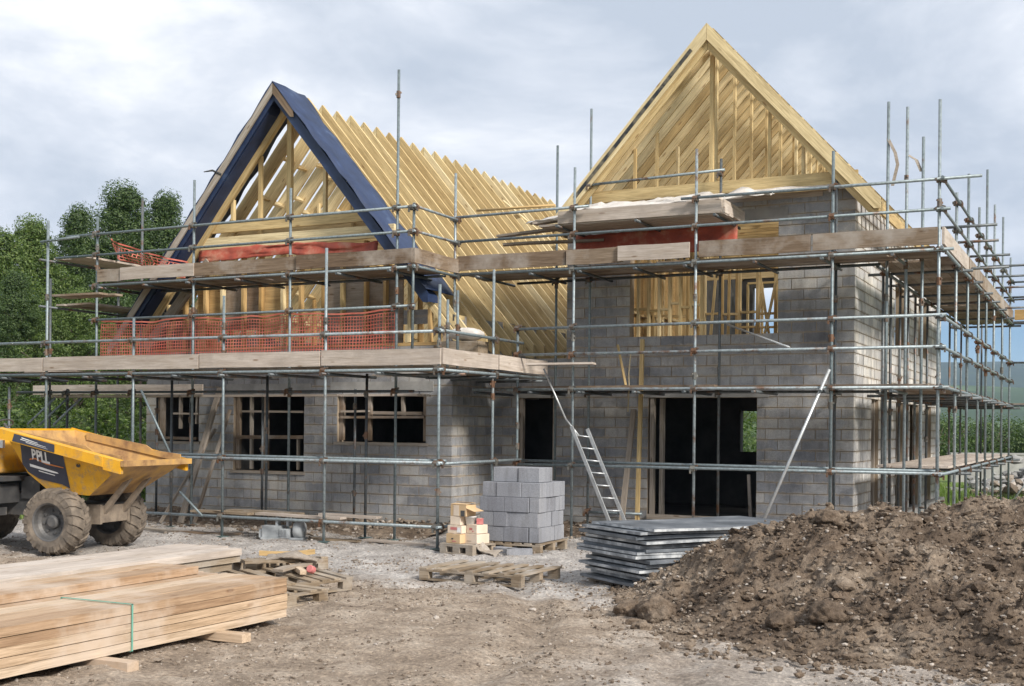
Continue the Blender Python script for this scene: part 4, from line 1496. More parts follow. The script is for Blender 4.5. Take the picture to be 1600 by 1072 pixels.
def tyre_mesh(Rw, wd):
    mb = MB()
    h = wd / 2
    prof = [(-h * .55, Rw * .50), (-h * .95, Rw * .56), (-h, Rw * .72), (-h * .93, Rw * .88), (-h * .6, Rw * .945), (0, Rw * .955), (h * .6, Rw * .945), (h * .93, Rw * .88), (h, Rw * .72), (h * .95, Rw * .56), (h * .55, Rw * .50)]
    mb.lathe(prof, 40, 'Y')
    n = 20
    for s in (-1, 1):
        for k in range(n):
            t0 = 2 * math.pi * (k + (.5 if s > 0 else 0)) / n
            pts = []
            for (f_, y, rr) in ((0, .02, 1.0), (.10, h * .62, .99), (.17, h * 1.02, .90), (.20, h * 1.03, .78)):
                t = t0 + f_
                for dt in (-.058, .058):
                    for rad in (rr * Rw, (rr - .07) * Rw):
                        pts.append((rad * math.cos(t + dt), s * y, rad * math.sin(t + dt)))
            fs = []
            for q in range(3):
                b_ = 4 * q
                fs += [(b_, b_ + 2, b_ + 6, b_ + 4), (b_ + 2, b_ + 3, b_ + 7, b_ + 6), (b_ + 3, b_ + 1, b_ + 5, b_ + 7), (b_ + 1, b_, b_ + 4, b_ + 5)]
            fs += [(0, 1, 3, 2), (12, 14, 15, 13)]
            mb.add(pts, fs)
    return mb


def rim_mesh(Rw, wd):
    mb = MB()
    h = wd / 2
    for s in (-1, 1):
        mb.lathe([(s * h * .97, Rw * .565), (s * h * .9, Rw * .52), (s * h * .55, Rw * .50), (s * h * .35, Rw * .44), (s * h * .30, Rw * .22), (s * h * .52, Rw * .20), (s * h * .62, Rw * .14), (s * h * .62, 0.001)], 28, 'Y')
        for k in range(8):
            t = 2 * math.pi * k / 8
            mb.lathe([(s * h * .30, .022), (s * h * .42, .022), (s * h * .42, .001)], 6, 'Y', 0, (Rw * .33 * math.cos(t), 0, Rw * .33 * math.sin(t)))
    return mb


RW, TW = .515, .42
tm, rm = tyre_mesh(RW, TW).mesh("tyre", M['tyre']), rim_mesh(RW, TW).mesh("rim", M['rim'])
for (x, y, st) in ((0, -.70, 0), (0, .70, 0), (-2.55, -.70, .1), (-2.55, .70, .1)):
    Mw = DUMP @ Matrix.Translation((x, y, RW - .012)) @ Matrix.Rotation(st, 4, 'Z') @ Matrix.Rotation(rnd.uniform(0, 3), 4, 'Y')
    w_ = link(bpy.data.objects.new("wheel", None), Mw, dump)
    link(bpy.data.objects.new("tyre", tm), Mw, w_)
    link(bpy.data.objects.new("rim", rm), Mw, w_)

# skip: outer shell, inner shell, rolled rim
PR = [(-.92, 1.885), (1.28, 1.9 - .213 * 2.28), (.50, .90), (-.25, .93), (-.62, 1.22)]


def skip_shell(inset, mi_front, lift=0.0):
    mb = MB()
    V = []
    for s in (-1, 1):
        for i, (x, z) in enumerate(PR):
            xx = x - inset * (1 if i in (1, 2) else -1) * (1.0 if i != 3 else 0)
            zz = z + (inset * 1.2 if i in (2, 3, 4) else 0) + (lift if i in (0, 1) else 0)
            V.append((xx, s * (skip_y(x, z) - inset), zz))
    mb.add(V, [(0, 1, 2, 3, 4), (5, 6, 7, 8, 9)], 0)
    mb.add(V, [(1, 6, 7, 2), (2, 7, 8, 3)], mi_front)
    mb.add(V, [(3, 8, 9, 4), (4, 9, 5, 0)], 0)
    return mb


sk = dpart(skip_shell(0, 1), "skip", [M['yellow'], M['skipbrown']])
dpart(skip_shell(.03, 0), "skip_lining", [M['skipbrown'], M['skipbrown']], sk)
zf = PR[1][1]
for s in (-1, 1):
    mb = MB()
    for (xa, xb, out, dz) in ((-.95, -.2, .05, .13), (-.2, .95, .05, .13), (.95, 1.25, .035, .17)):
        za, zb = 1.9 - .213 * (xa + 1), 1.9 - .213 * (xb + 1)
        y0_, y1_ = s * .795, s * (.84 + out)
        V = [(xa, y0_, za - dz), (xa, y1_, za - dz), (xa, y1_, za + .02), (xa, y0_, za + .035), (xb, y0_, zb - dz), (xb, y1_, zb - dz), (xb, y1_, zb + .02), (xb, y0_, zb + .035)]
        mb.add(V, [(0, 1, 2, 3), (7, 6, 5, 4), (0, 4, 5, 1), (1, 5, 6, 2), (2, 6, 7, 3), (3, 7, 4, 0)], 0)
    dpart(mb, "skip_rim", [M['yellow']], sk)
dpart(MB().box((1.29, 0, zf - .01), (.07, 1.74, .085)), "skip_lip", M['skipbrown'], sk)
dpart(MB().box((-.92, 0, 1.845), (.07, 1.64, .12)), "skip_back_rim", M['yellow'], sk)
for s in (-1, 1):      # raised splash boards inside the rim
    za, zb = 1.9 - .213 * .4 + .03, 1.9 - .213 * 1.9 + .04
    mb = MB()
    mb.prism([(-.6, za), (.55, za - .19), (.68, za - .27), (1.2, zf + .1), (1.2, zf - .02), (-.6, za - .12)], s * .74 - .012, s * .74 + .012)
    dpart(mb, "splash_board", M['skipbrown'], sk)
for y in (-.24, .24):     # ribs under the nose of the skip
    mb = MB()
    mb.add([(.42, y - .035, .62), (.42, y + .035, .62), (.52, y + .035, .60), (.52, y - .035, .60), (.86, y - .03, 1.10), (.86, y + .03, 1.10), (1.0, y + .03, 1.16), (1.0, y - .03, 1.16)],
           [(0, 1, 2, 3), (7, 6, 5, 4), (0, 4, 5, 1), (1, 5, 6, 2), (2, 6, 7, 3), (3, 7, 4, 0)])
    dpart(mb, "tipping_bracket", M['claysteel'])


def side_quad(pts, off):
    """polygon (x, z) laid on the near side of the skip, off metres proud of it"""
    mb = MB()
    v = [(x, -(skip_y(x, z) + off), z) for x, z in pts]
    mb.add(v, [tuple(range(len(v)))])
    return mb


zt = lambda x: 1.9 - .213 * (x + 1)
bd = dpart(side_quad([(-.63, zt(-.63) - .14), (.16, zt(.16) - .14), (.16, 1.0), (.02, 1.06), (-.22, 1.10), (-.42, 1.14), (-.60, 1.24), (-.68, 1.36)], .006), "badge_panel", M['decal'], sk)
dpart(MB().add([(-.68, -.897, zt(-.68) - .115), (.10, -.897, zt(.10) - .115), (.10, -.897, zt(.10) + .005), (-.64, -.897, zt(-.64) + .005)], [(0, 1, 2, 3)]), "badge_band", M['decal'], sk)
mb = MB()
for i, (x0, x1, dz, h) in enumerate(((-.50, -.20, -.035, .016), (-.52, -.05, -.06, .012), (-.42, -.02, -.082, .008))):
    mb.add([(x0, -.902, zt(x0) + dz), (x1, -.902, zt(x1) + dz - .01), (x1, -.902, zt(x1) + dz + h * .4 - .01), (x0, -.902, zt(x0) + dz + h)], [(0, 1, 2, 3)])
dpart(mb, "lettering", M['white'], sk)


def text_mesh(s, size):
    cu = bpy.data.curves.new("lettering", 'FONT')
    cu.body = s
    cu.size = size
    cu.shear = 0.12
    cu.space_character = .92
    cu.offset = .008
    tmp = bpy.data.objects.new("lettering_source", cu)
    COL.objects.link(tmp)
    dg = bpy.context.evaluated_depsgraph_get()
    me = bpy.data.meshes.new_from_object(tmp.evaluated_get(dg))
    bpy.data.objects.remove(tmp)
    bpy.data.curves.remove(cu)
    return me


me = text_mesh("BPLL", .235)
me.materials.clear()
me.materials.append(M['white'])
# lay the letters on the sloping side: local (u, v) to skip side
ang = -.20
for v in me.vertices:
    u_, w_ = v.co.x * .74, v.co.y
    x = -.46 + u_ * math.cos(ang) - w_ * math.sin(ang) * .2
    z = 1.44 + u_ * math.sin(ang) + w_
    v.co = (x, -(skip_y(x, z) + .012), z)
link(bpy.data.objects.new("lettering", me), DUMP, sk)
dpart(side_quad([(-.52, 1.425), (-.40, 1.44), (-.2, 1.36), (.12, 1.31), (.12, 1.325), (-.2, 1.385), (-.4, 1.46), (-.5, 1.45)], .011), "logo_streak", M['orange'], sk)
dpart(side_quad([(-.53, 1.325), (-.1, 1.235), (.0, 1.225), (-.02, 1.245), (-.3, 1.315), (-.53, 1.37)], .012), "logo_streak", M['white'], sk)
dpart(side_quad([(-.38, 1.255), (-.08, 1.19), (-.08, 1.203), (-.38, 1.270)], .012), "logo_streak", M['white'], sk)
dpart(MB().lathe([(-.02, .03), (.0, .03), (.0, .001)], 10, 'Y', 0, (.42, -(skip_y(.42, 1.36) + .004), 1.36)), "bolt", M['rim'], sk)

# chassis, axles, engine cover, driver's place
mb = MB()
mb.box((-.1, 0, .66), (1.1, .62, .2))
mb.box((-1.5, 0, .72), (2.2, .72, .34))
mb.box((-.75, 0, .98), (.35, .8, .34))
mb.tube([(0, -.5, RW), (0, .5, RW)], .11, 10)
mb.tube([(-2.55, -.5, RW), (-2.55, .5, RW)], .11, 10)
dpart(mb, "chassis", M['black'])
mb = MB()
mb.box((.46, 0, .60), (.12, .62, .26))
mb.box((.25, -.34, .60), (.55, .05, .3))
mb.box((.25, .34, .60), (.55, .05, .3))
mb.tube([(.1, -.5, .60), (.1, -.3, .60)], .07, 10)
dpart(mb, "front_frame", M['claysteel'])
mb = MB()
mb.box((-1.62, -.58, .90), (1.25, .42, .30))
mb.box((-1.62, -.60, 1.13), (1.5, .52, .07))
mb.box((-1.62, .58, .90), (1.25, .42, .30))
mb.box((-1.62, .60, 1.13), (1.5, .52, .07))
mb.box((-1.5, -.72, .62), (.9, .3, .12))
dpart(mb, "footplate", M['black'])
mb = MB()
mb.prism([(-3.2, 1.2), (-1.15, 1.2), (-1.12, 1.45), (-1.28, 1.72), (-1.9, 1.80), (-3.1, 1.62)], -.60, .60)
eng = dpart(mb, "engine_cover", M['yellow'])
md = eng.modifiers.new("edge", 'BEVEL')
md.width = .05
md.segments = 3
for x in (-1.36, -1.18):
    dpart(MB().box((x, -.56, 1.66), (.10, .05, .12)), "work_lamp", M['glass'], eng)
dpart(MB().box((-2.0, 0, 1.86), (.5, .5, .12)).box((-2.3, 0, 2.05), (.1, .5, .4)), "seat", M['black'])
mb = MB()
mb.tube([(-1.45, 0, 1.75), (-1.62, 0, 1.98)], .02, 8)
pts = [(-1.62 + .1 * math.cos(t) * .5, .19 * math.sin(t), 1.98 + .16 * math.cos(t) * .4) for t in [2 * math.pi * k / 16 for k in range(17)]]
mb.tube(pts, .014, 6, cap=False)
dpart(mb, "steering_wheel", M['black'])
mb = MB()
mb.tube([(-2.75, -.55, 1.6), (-2.8, -.55, 3.0), (-2.8, .55, 3.0), (-2.75, .55, 1.6)], .035, 8)
dpart(mb, "roll_bar", M['black'])


# ---------------------------------------------------------------- sawn timber in the foreground
def bundle_row(parent, x0, wds, z0, th, y0, y1, mat, jit=.03, nm="plank"):
    x = x0
    for w_ in wds:
        a, b = y0 + rnd.uniform(-jit, jit), y1 + rnd.uniform(-jit, jit)
        beam(nm, (x + w_ / 2, a, z0 + th / 2), (x + w_ / 2 + rnd.uniform(-.004, .004), b, z0 + th / 2), w_ - .006, th - .006, mat, parent, warp=.0025)
        x += w_


tb = thing("timber_bundle", "strapped stack of pale sawn planks, five deep, lying nearest the viewer", "timber stack", (1.9, -9, 0))
BZ = .075
for k in range(5):
    bundle_row(tb, 1.50, (.27, .27, .27), BZ + k * .078, .078, -12.6, -6.98, M['sawn'], .012)
mb = MB()
zt_ = BZ + 5 * .078
ys_ = -9.12
hw = .008
pts = [(2.318, BZ - .004), (2.318, zt_ + .006), (1.492, zt_ + .006), (1.492, BZ - .004)]
for (xa, za), (xb, zb) in zip(pts, pts[1:] + pts[:1]):
    d_ = .003
    mb.box2((min(xa, xb) - d_, ys_ - hw, min(za, zb) - d_), (max(xa, xb) + d_, ys_ + hw, max(za, zb) + d_))
dpart_ = mb.obj("strap", M['strap'], tb)
for i, y in enumerate((-9.50, -8.02, -11.2)):
    o = beam("bearer", (.2, y, .032), (2.66 - .05 * i, y + .04, .036), .13, .078, M['sawn'])
    tag(o, ("wooden bearer poking out beneath the middle of the strapped planks", "wooden bearer poking out beneath the far end of the strapped planks", "wooden bearer under the near end of the strapped planks")[i], "bearer")
tb2 = thing("timber_bundle", "higher unstrapped stack of sawn planks just behind the strapped one", "timber stack", (1.1, -9, 0))
for k in range(6):
    if k < 5:
        bundle_row(tb2, .72, (.26, .26, .23), BZ + k * .078, .078, -12.4, -7.0 + (.1 if k % 2 else 0), M['sawn'], .05)
bundle_row(tb2, .78, (.27, .32), BZ + 5 * .078, .085, -12.4, -7.25, M['sawn'], .05)
tb3 = thing("timber_bundle", "rough wide pale boards stacked behind the sawn planks, nearest the dumper", "timber stack", (0, -8, 0))
for k in range(3):
    bundle_row(tb3, -.45 + .03 * k, (.34, .36, .30), .30 + k * .085, .085, -11.6, -5.75 + .12 * k, M['board_pale'] if k == 2 else M['pallet'], .14)
for i, y in enumerate((-10.4, -8.6, -6.3)):
    o = MB().box((0, y, .15), (.95, .14, .3)).obj("bearer", M['pallet'])
    tag(o, ("brown block under the near end of the rough boards", "brown block under the middle of the rough boards", "brown block under the far end of the rough boards")[i], "bearer")


# ---------------------------------------------------------------- pallets
def pallet(name, label, loc, rotz, w=1.25, d=1.05, missing=(), tilt=0.0, mat=None):
    mat = mat or M['pallet']
    Mb = Matrix.Translation(Vector(loc)) @ Matrix.Rotation(rotz, 4, 'Z') @ Matrix.Rotation(tilt, 4, 'X')
    o = bpy.data.objects.new(name, None)
    link(o, Mb)
    tag(o, label, "pallet")
    tf = lambda p: Mb @ Vector(p)
    up = Mb.to_3x3() @ Vector((0, 0, 1))
    for y in (-d / 2 + .05, 0, d / 2 - .05):
        beam("bottom_slat", tf((-w / 2, y, .011)), tf((w / 2, y, .011)), .10, .022, mat, o, up=up)
        for x in (-w / 2 + .07, 0, w / 2 - .07):
            b_ = MB().box((0, 0, 0), (.14, .10, .088))
            b_.obj("spacer", mat, o, Mb @ Matrix.Translation((x, y, .068)))
        beam("stringer", tf((-w / 2, y, .124)), tf((w / 2, y, .124)), .10, .022, mat, o, up=up)
    n = 7
    for i in range(n):
        if i in missing:
            continue
        x = -w / 2 + .05 + i * (w - .1) / (n - 1)
        beam("slat", tf((x + rnd.uniform(-.01, .01), -d / 2, .147)), tf((x + rnd.uniform(-.02, .02), d / 2 + rnd.uniform(-.03, .03), .147 + rnd.uniform(0, .008))), rnd.choice((.09, .1, .12)), .022, mat, o, up=up)
    return o


pallet("pallet", "empty weathered pallet lying alone on the mud in the middle of the site", (2.44, -2.82, .005), R_(-2), 1.5, 1.1)
pallet("pallet", "pallet under the tall stack of grey blocks", (1.10, .86, .0), 0, 1.15, 1.05)
pallet("pallet", "small pallet under the cardboard boxes", (.60, -.08, .0), R_(-12), .68, .56)
pallet("pallet", "tilted broken pallet beyond the far end of the planks", (.92, -5.1, .06), R_(72), 1.1, 1.0, (2,), R_(4))
pallet("pallet", "pallet lying loose under the tilted one beside the planks", (1.25, -6.0, .0), R_(80), 1.1, .9, (1, 4), 0)
pallet("pallet", "pallet propped up beyond the rough boards", (.05, -4.3, .12), R_(60), 1.1, 1.0, (5,), R_(-5))
JUNK = [((.9, -5.3, .27), (.9, -4.5, .33), .16, .03, 'board', "brown offcut lying on the tilted broken pallet"),
        ((.3, -5.2, .33), (.75, -4.6, .34), .2, .04, 'pallet', "short wide offcut on the pallet pile"),
        ((1.2, -5.2, .25), (.6, -4.7, .3), .08, .05, 'sawn', "pale stub of sawn timber on the pallet pile"),
        ((.15, -4.7, .38), (.75, -4.35, .40), .06, .06, 'stud', "yellowish batten on the propped-up pallet")]
for a, b, w_, h_, m_, lb in JUNK:
    tag(beam("offcut", a, b, w_, h_, M[m_], warp=.01), lb, "offcut")
mb = MB()
mb.lathe([(0, .001), (0, .045), (.07, .047), (.075, .04), (.075, .001)], 16, 'Z', 0)
tag(mb.obj("tin_lid", M['red'], None, Matrix.Translation((1.15, -4.95, .26)) @ Matrix.Rotation(1.2, 4, 'X')), "red tin lying on the tilted broken pallet", "tin")
drape("rag", "crumpled pale rag on the pile of broken pallets", "rag", [(.45, -4.95, .36), (.75, -4.8, .40), (1.0, -4.65, .33)], (.1, -.16, 0), M['greywood'], seed=21, amp=.08)

# ---------------------------------------------------------------- stack of loose concrete blocks
PK = Vector((.57, .36, .165))
bl, bw, bh = .44, .25, .238


def loose_block(x0, x1, y0, y1, z0, lab):
    g = .005
    s = (x1 - x0 - g, y1 - y0 - g, bh - .004)
    key = ('lb', round(s[0], 2), round(s[1], 2))
    if key not in CACHE:
        mb = MB().box((0, 0, 0), s)
        me_ = mb.mesh("concrete_block", M['blockpack'])
        bm = bmesh.new()
        bm.from_mesh(me_)
        bmesh.ops.bevel(bm, geom=list(bm.edges), offset=.006, segments=1, affect='EDGES')
        bm.to_mesh(me_)
        bm.free()
        CACHE[key] = me_
    o = bpy.data.objects.new("concrete_block", CACHE[key])
    Mw = Matrix.Translation(((x0 + x1) / 2 + rnd.uniform(-.012, .012), (y0 + y1) / 2 + rnd.uniform(-.012, .012), z0 + bh / 2)) @ Matrix.Rotation(rnd.uniform(-.018, .018), 4, 'Z')
    link(o, Mw)
    tag(o, lab, "block", "loose grey blocks stacked on a pallet")


COURSE_N = ("bottom course", "second course", "middle course", "fourth course", "short top row")
NTH = ("first", "second", "third", "fourth", "fifth", "sixth")
for k in range(5):
    z = PK.z + k * bh
    x0, x1 = (PK.x, PK.x + 1.06) if k < 3 else ((PK.x + .05, PK.x + 1.08) if k == 3 else (PK.x + .2, PK.x + 1.02))
    y0, y1 = PK.y, PK.y + 1.0
    if k == 4:
        y0, y1 = PK.y + .1, PK.y + .6
    cuts = [x0]
    q = x0 + (.44 if k % 2 == 0 else .25)
    while q < x1 - .14:
        cuts.append(q)
        q += .44 if (k + len(cuts)) % 3 else .25
    cuts.append(x1)
    for i, (a, b) in enumerate(zip(cuts, cuts[1:])):
        loose_block(a, b, y0, y0 + .25, z, "grey block in the stack's %s, %s from the boxes" % (COURSE_N[k], NTH[i]))
    q = y0 + .25
    i = 0
    while q < y1 - .1:
        e = min(q + (.25 if (k + int(q * 10)) % 2 else .38), y1)
        if y1 - e < .12:
            e = y1
        loose_block(x1 - .44, x1, q, e, z, "grey block on the stack's ladder side, %s, %s behind the corner" % (COURSE_N[k], NTH[i]))
        if k >= 3:
            loose_block(x0, x1 - .45, q, e, z, "grey block behind the front row of the stack's %s, %s back" % (COURSE_N[k], NTH[i]))
        q = e
        i += 1
for i, (x, y, r_) in enumerate(((1.45, .05, .5), (1.15, .12, -.3))):
    o = MB().box((0, 0, 0), (.40, .2, .1)).obj("concrete_block", M['blockpack'], None, Matrix.Translation((x, y, .05)) @ Matrix.Rotation(r_, 4, 'Z'))
    tag(o, ("broken grey block lying in front of the stack's right corner", "grey block lying flat before the stack")[i], "block")


# ---------------------------------------------------------------- cardboard boxes, bucket
def carton(label, c, s, rz, mat, flap=False, prints=(), name="cardboard_box"):
    Mb = Matrix.Translation(Vector(c)) @ Matrix.Rotation(rz, 4, 'Z')
    o = bpy.data.objects.new(name, None)
    link(o, Mb)
    tag(o, label, "box")
    w_, d_, h_ = s
    t = .006
    mb = MB()
    mb.box((0, 0, t / 2), (w_, d_, t))
    mb.box((0, -d_ / 2 + t / 2, h_ / 2), (w_, t, h_ - .002))
    mb.box((0, d_ / 2 - t / 2, h_ / 2), (w_, t, h_ - .002))
    mb.box((-w_ / 2 + t / 2, 0, h_ / 2), (t, d_ - 2 * t, h_ - .002))
    mb.box((w_ / 2 - t / 2, 0, h_ / 2), (t, d_ - 2 * t, h_ - .002))
    mb.obj("carton", mat, o, Mb)
    if flap:
        f1 = MB().box((0, 0, 0), (w_ * .55, d_, t))
        f1.obj("flap", mat, o, Mb @ Matrix.Translation((w_ * .5 + w_ * .24, 0, h_ - .07)) @ Matrix.Rotation(.28, 4, 'Y'))
        f2 = MB().box((0, 0, 0), (w_, d_ * .5, t))
        f2.obj("flap", mat, o, Mb @ Matrix.Translation((0, -d_ * .25, h_ + .012)) @ Matrix.Rotation(.08, 4, 'X'))
        f3 = MB().box((0, 0, 0), (w_, d_ * .45, t))
        f3.obj("flap", mat, o, Mb @ Matrix.Translation((0, d_ * .28, h_ + .03)) @ Matrix.Rotation(-.15, 4, 'X'))
    else:
        MB().box((0, 0, 0), (w_ - .004, d_ - .004, t)).obj("lid", mat, o, Mb @ Matrix.Translation((0, 0, h_ + .001)))
        MB().box((0, 0, 0), (.05, d_ - .01, .002)).obj("tape", M['cardpale'], o, Mb @ Matrix.Translation((0, 0, h_ + .0065)))
    for (x, z, pw, ph, pm) in prints:
        MB().box((x, -d_ / 2 - .0025, z), (pw, .002, ph)).obj("print_patch", M[pm], o, Mb)
    return o


BX = -.16
zp = .162
def bucket(label, c, mat, r0=.10, r1=.125, h=.2):
    Mb = Matrix.Translation(Vector(c))
    o = bpy.data.objects.new("bucket", None)
    link(o, Mb)
    tag(o, label, "bucket")
    MB().lathe([(0, .001), (0, r0), (h, r1), (h, r1 + .008), (h - .02, r1 + .008), (h - .02, r1 - .004), (.01, r0 - .008), (.01, .001)], 20, 'Z').obj("pail", mat, o, Mb, True)
    MB().lathe([(0, r1 - .006), (.012, r1 - .004), (.012, .001)], 20, 'Z').obj("lid", mat, o, Mb @ Matrix.Translation((0, 0, h - .012)))
    return o


KB = .70
PV = Vector((.60, -.08, zp))


def sc3(c):
    return PV + (Vector(c) - PV) * KB


def carton_s(label, c, s, rz, mat, flap=False, prints=()):
    return carton(label, sc3(c), tuple(v * KB for v in s), rz, mat, flap, tuple((x * KB, z * KB, w_ * KB, h_ * KB, m_) for x, z, w_, h_, m_ in prints))


def bucket_s(label, c, mat):
    return bucket(label, sc3(c), mat, .10 * KB, .125 * KB, .2 * KB)


carton_s("brown carton with a dark hand hole, bottom left of the box pile", (.42, -.14, zp), (.42, .42, .20), R_(-14), M['card'], prints=((-.02, .10, .06, .03, 'black'), (.03, .045, .12, .025, 'red')))
carton_s("pale carton, bottom right of the box pile against the grey blocks", (.83, -.06, zp), (.36, .42, .21), R_(-14), M['cardpale'], prints=((-.05, .06, .14, .012, 'greywood'),))
carton_s("pale carton with a red stripe in the middle of the box pile", (.40, -.10, zp + .215), (.40, .36, .17), R_(-10), M['cardpale'], prints=((-.02, .11, .2, .06, 'red'), (.12, .08, .1, .11, 'white')))
carton_s("pale carton with red marks, right of the striped one", (.82, -.04, zp + .225), (.32, .34, .19), R_(-18), M['cardpale'], prints=((-.03, .10, .1, .05, 'red'), (.04, .05, .04, .03, 'red')))
carton_s("small plain carton beside the white bucket on the box pile", (.38, -.08, zp + .402), (.28, .30, .19), R_(-8), M['cardpale'])
carton_s("open brown carton with loose flaps on top of the box pile", (.48, -.08, zp + .602), (.46, .34, .26), R_(-12), M['card'], True, prints=((-.06, .13, .16, .24, 'cardpale'), (.13, .07, .12, .13, 'black')))


bucket_s("white plastic bucket beside the small carton on the box pile", (.66, -.06, zp + .407), M['plastic'])
carton_s("little red carton between the bucket and the grey blocks", (.88, -.02, zp + .425), (.14, .12, .13), R_(20), M['red'])
drape("rag", "dirty grey rag on the ground right of the box pile", "rag", [(.90, -.22, .16), (1.02, -.28, .06), (1.24, -.32, .03)], (.1, .2, .02), M['greywood'], seed=31, amp=.07)

# ---------------------------------------------------------------- stack of grey panels
pang = math.atan2(.82, .57)
pc0 = Vector((4.72, -3.22, 0))
ul, us_ = Vector((math.cos(pang), math.sin(pang), 0)), Vector((-math.sin(pang), math.cos(pang), 0))
npan = 15
ORD = ["lowest", "second lowest", "third lowest", "fourth lowest", "fifth from the ground", "sixth from the ground", "seventh from the ground", "middle",
       "seventh from the top", "sixth from the top", "fifth from the top", "fourth from the top", "third from the top", "second from the top", "topmost"]
zc = .09
for k in range(npan):
    th = rnd.uniform(.03, .042)
    Ln, Wd = 2.44, 1.36
    off = ul * rnd.uniform(-.09, .09) + us_ * rnd.uniform(-.08, .08)
    rz = pang + rnd.uniform(-.03, .03)
    c = pc0 + ul * (Ln / 2) + us_ * (Wd / 2) + off
    Mw = Matrix.Translation((c.x, c.y, zc + th / 2)) @ Matrix.Rotation(rz, 4, 'Z') @ Matrix.Rotation(rnd.uniform(-.004, .004), 4, 'Y')
    mb = MB()
    n_ = 8
    vsx = []
    for i in range(n_ + 1):
        x = -Ln / 2 + Ln * i / n_
        dz = .006 * math.sin(i * .9 + k)
        vsx += [(x, -Wd / 2, -th / 2 + dz), (x, Wd / 2, -th / 2 + dz), (x, Wd / 2, th / 2 + dz), (x, -Wd / 2, th / 2 + dz)]
    mb.add(vsx, [(0, 1, 2, 3), (4 * n_ + 3, 4 * n_ + 2, 4 * n_ + 1, 4 * n_)], 1)
    for i in range(n_):
        for q in range(4):
            q2 = (q + 1) % 4
            mb.add(vsx[4 * i:4 * i + 8], [(q, 4 + q, 4 + q2, q2)], 0 if q in (0, 2) else 1)
    o = mb.obj("panel_sheet", [M['panel'], M['paneledge'] if k % 3 else M['panel']], None, Mw)
    tag(o, "dark grey sheet, %s in the panel stack against the soil heap" % ORD[k], "panel", "grey panels in the stack")
    zc += th + rnd.uniform(.006, .016)
    if k % 3 == 1 and k < npan - 1:
        for s in (.12, 1.2, 2.3):
            pass
for i, s in enumerate((.15, 1.25, 2.3)):
    p = pc0 + ul * s
    o = beam("bearer", p + us_ * -.02 + Vector((0, 0, .04)), p + us_ * 1.4 + Vector((0, 0, .04)), .09, .085, M['greywood'])
    tag(o, ("grey bearer under the near end of the panel stack", "grey bearer under the middle of the panel stack", "grey bearer under the far end of the panel stack")[i], "bearer")

# ---------------------------------------------------------------- small grey machine by the scaffold foot
mc = thing("pump_motor", "small pale grey machine with a round drum by the scaffold foot", "machine", (-3.25, .25, 0), R_(15))
Wm = WM[mc.name]
mb = MB()
mb.box((-.18, 0, .14), (.34, .26, .2))
mb.box((-.34, 0, .10), (.16, .2, .14))
mb.box((.06, -.02, .11), (.2, .22, .16))
mb.obj("housing", M['greycast'], mc, Wm)
mb = MB()
for x in (-.11, .09):
    mb.box((x, .02, .32), (.045, .14, .18))
mb.box((-.01, .02, .42), (.245, .14, .045))
mb.obj("carry_frame", M['greycast'], mc, Wm)
for k in range(6):
    MB().box((-.02 + k * .026, -.135, .12), (.012, .02, .12)).obj("cooling_fin", M['greycast'], mc, Wm)
MB().lathe([(-.09, .001), (-.09, .13), (-.06, .155), (.05, .155), (.08, .13), (.08, .05), (.10, .045), (.10, .001)], 24, 'X', 0, (.30, 0, .17)).obj("drum", M['greycast'], mc, Wm, True)
mb = MB()
mb.box((-.2, 0, .02), (.34, .3, .035))
mb.box((.2, 0, .02), (.4, .24, .035))
mb.obj("foot_plate", M['greycast'], mc, Wm)
mb = MB().lathe([(0, .09), (.03, .11), (.06, .10), (.06, .001)], 18, 'Z')
tag(mb.obj("drum_lid", M['concrete'], None, Matrix.Translation((.15, .9, .32)) @ Matrix.Rotation(.3, 4, 'X')), "round grey lid lying on the rubble at the wall corner", "lid")


# ---------------------------------------------------------------- soil heaps
def interp(x, tab):
    if x <= tab[0][0]:
        return tab[0][1]
    for (a, b), (c, d) in zip(tab, tab[1:]):
        if x <= c:
            t = (x - a) / (c - a)
            t = t * t * (3 - 2 * t)
            return b + (d - b) * t
    return tab[-1][1]


CREST = [(.9, -.05), (1.35, .06), (1.94, .36), (2.30, .55), (2.98, .84), (3.45, 1.0), (3.9, .99), (4.4, 1.06), (4.8, 1.03), (5.4, 1.12), (6.0, 1.16), (7.2, 1.1), (8.6, .7), (10.0, -.05)]
TOE = [(.9, 12.6), (1.6, 11.6), (2.4, 10.6), (3.2, 10.0), (4.5, 9.2), (6, 9.0), (10, 10)]


def heap_h(r, d):
    c = interp(r, CREST)
    toe_d = interp(r, TOE)
    cd = 13.9 + .25 * math.sin(r * 1.3)
    if d < cd:
        t = max(0.0, (d - toe_d) / (cd - toe_d))
        s = t ** 1.05 if t > 0 else 0
    else:
        t = max(0.0, 1 - (d - cd) / 2.6)
        s = t * t * (3 - 2 * t)
    h = c * s
    # the nearer heap at the picture's lower corner
    q = math.hypot((r - 4.75) / 1.55, (d - 7.9) / 1.25)
    h2 = 1.12 * max(0.0, 1 - q) ** .9 if q < 1 else 0
    return max(h, h2)


def heap_z(r, d):
    h = heap_h(r, d)
    p = rd(r, d)
    if h < .004:
        return -.06
    a = min(1.0, h * 4.0)
    n1 = fbm(p.x * 1.4, p.y * 1.4, 2.2, 4)
    n2 = fbm(p.x * 4.5, p.y * 4.5, 6.6, 4)
    n3 = abs(fbm(p.x * 9.0, p.y * 9.0, 1.6, 3))
    n4 = fbm(p.x * 17, p.y * 17, 3.3, 2)
    return h - .02 + a * (.10 * n1 + .10 * n2 + .085 * n3 + .028 * n4) + .012 * n2


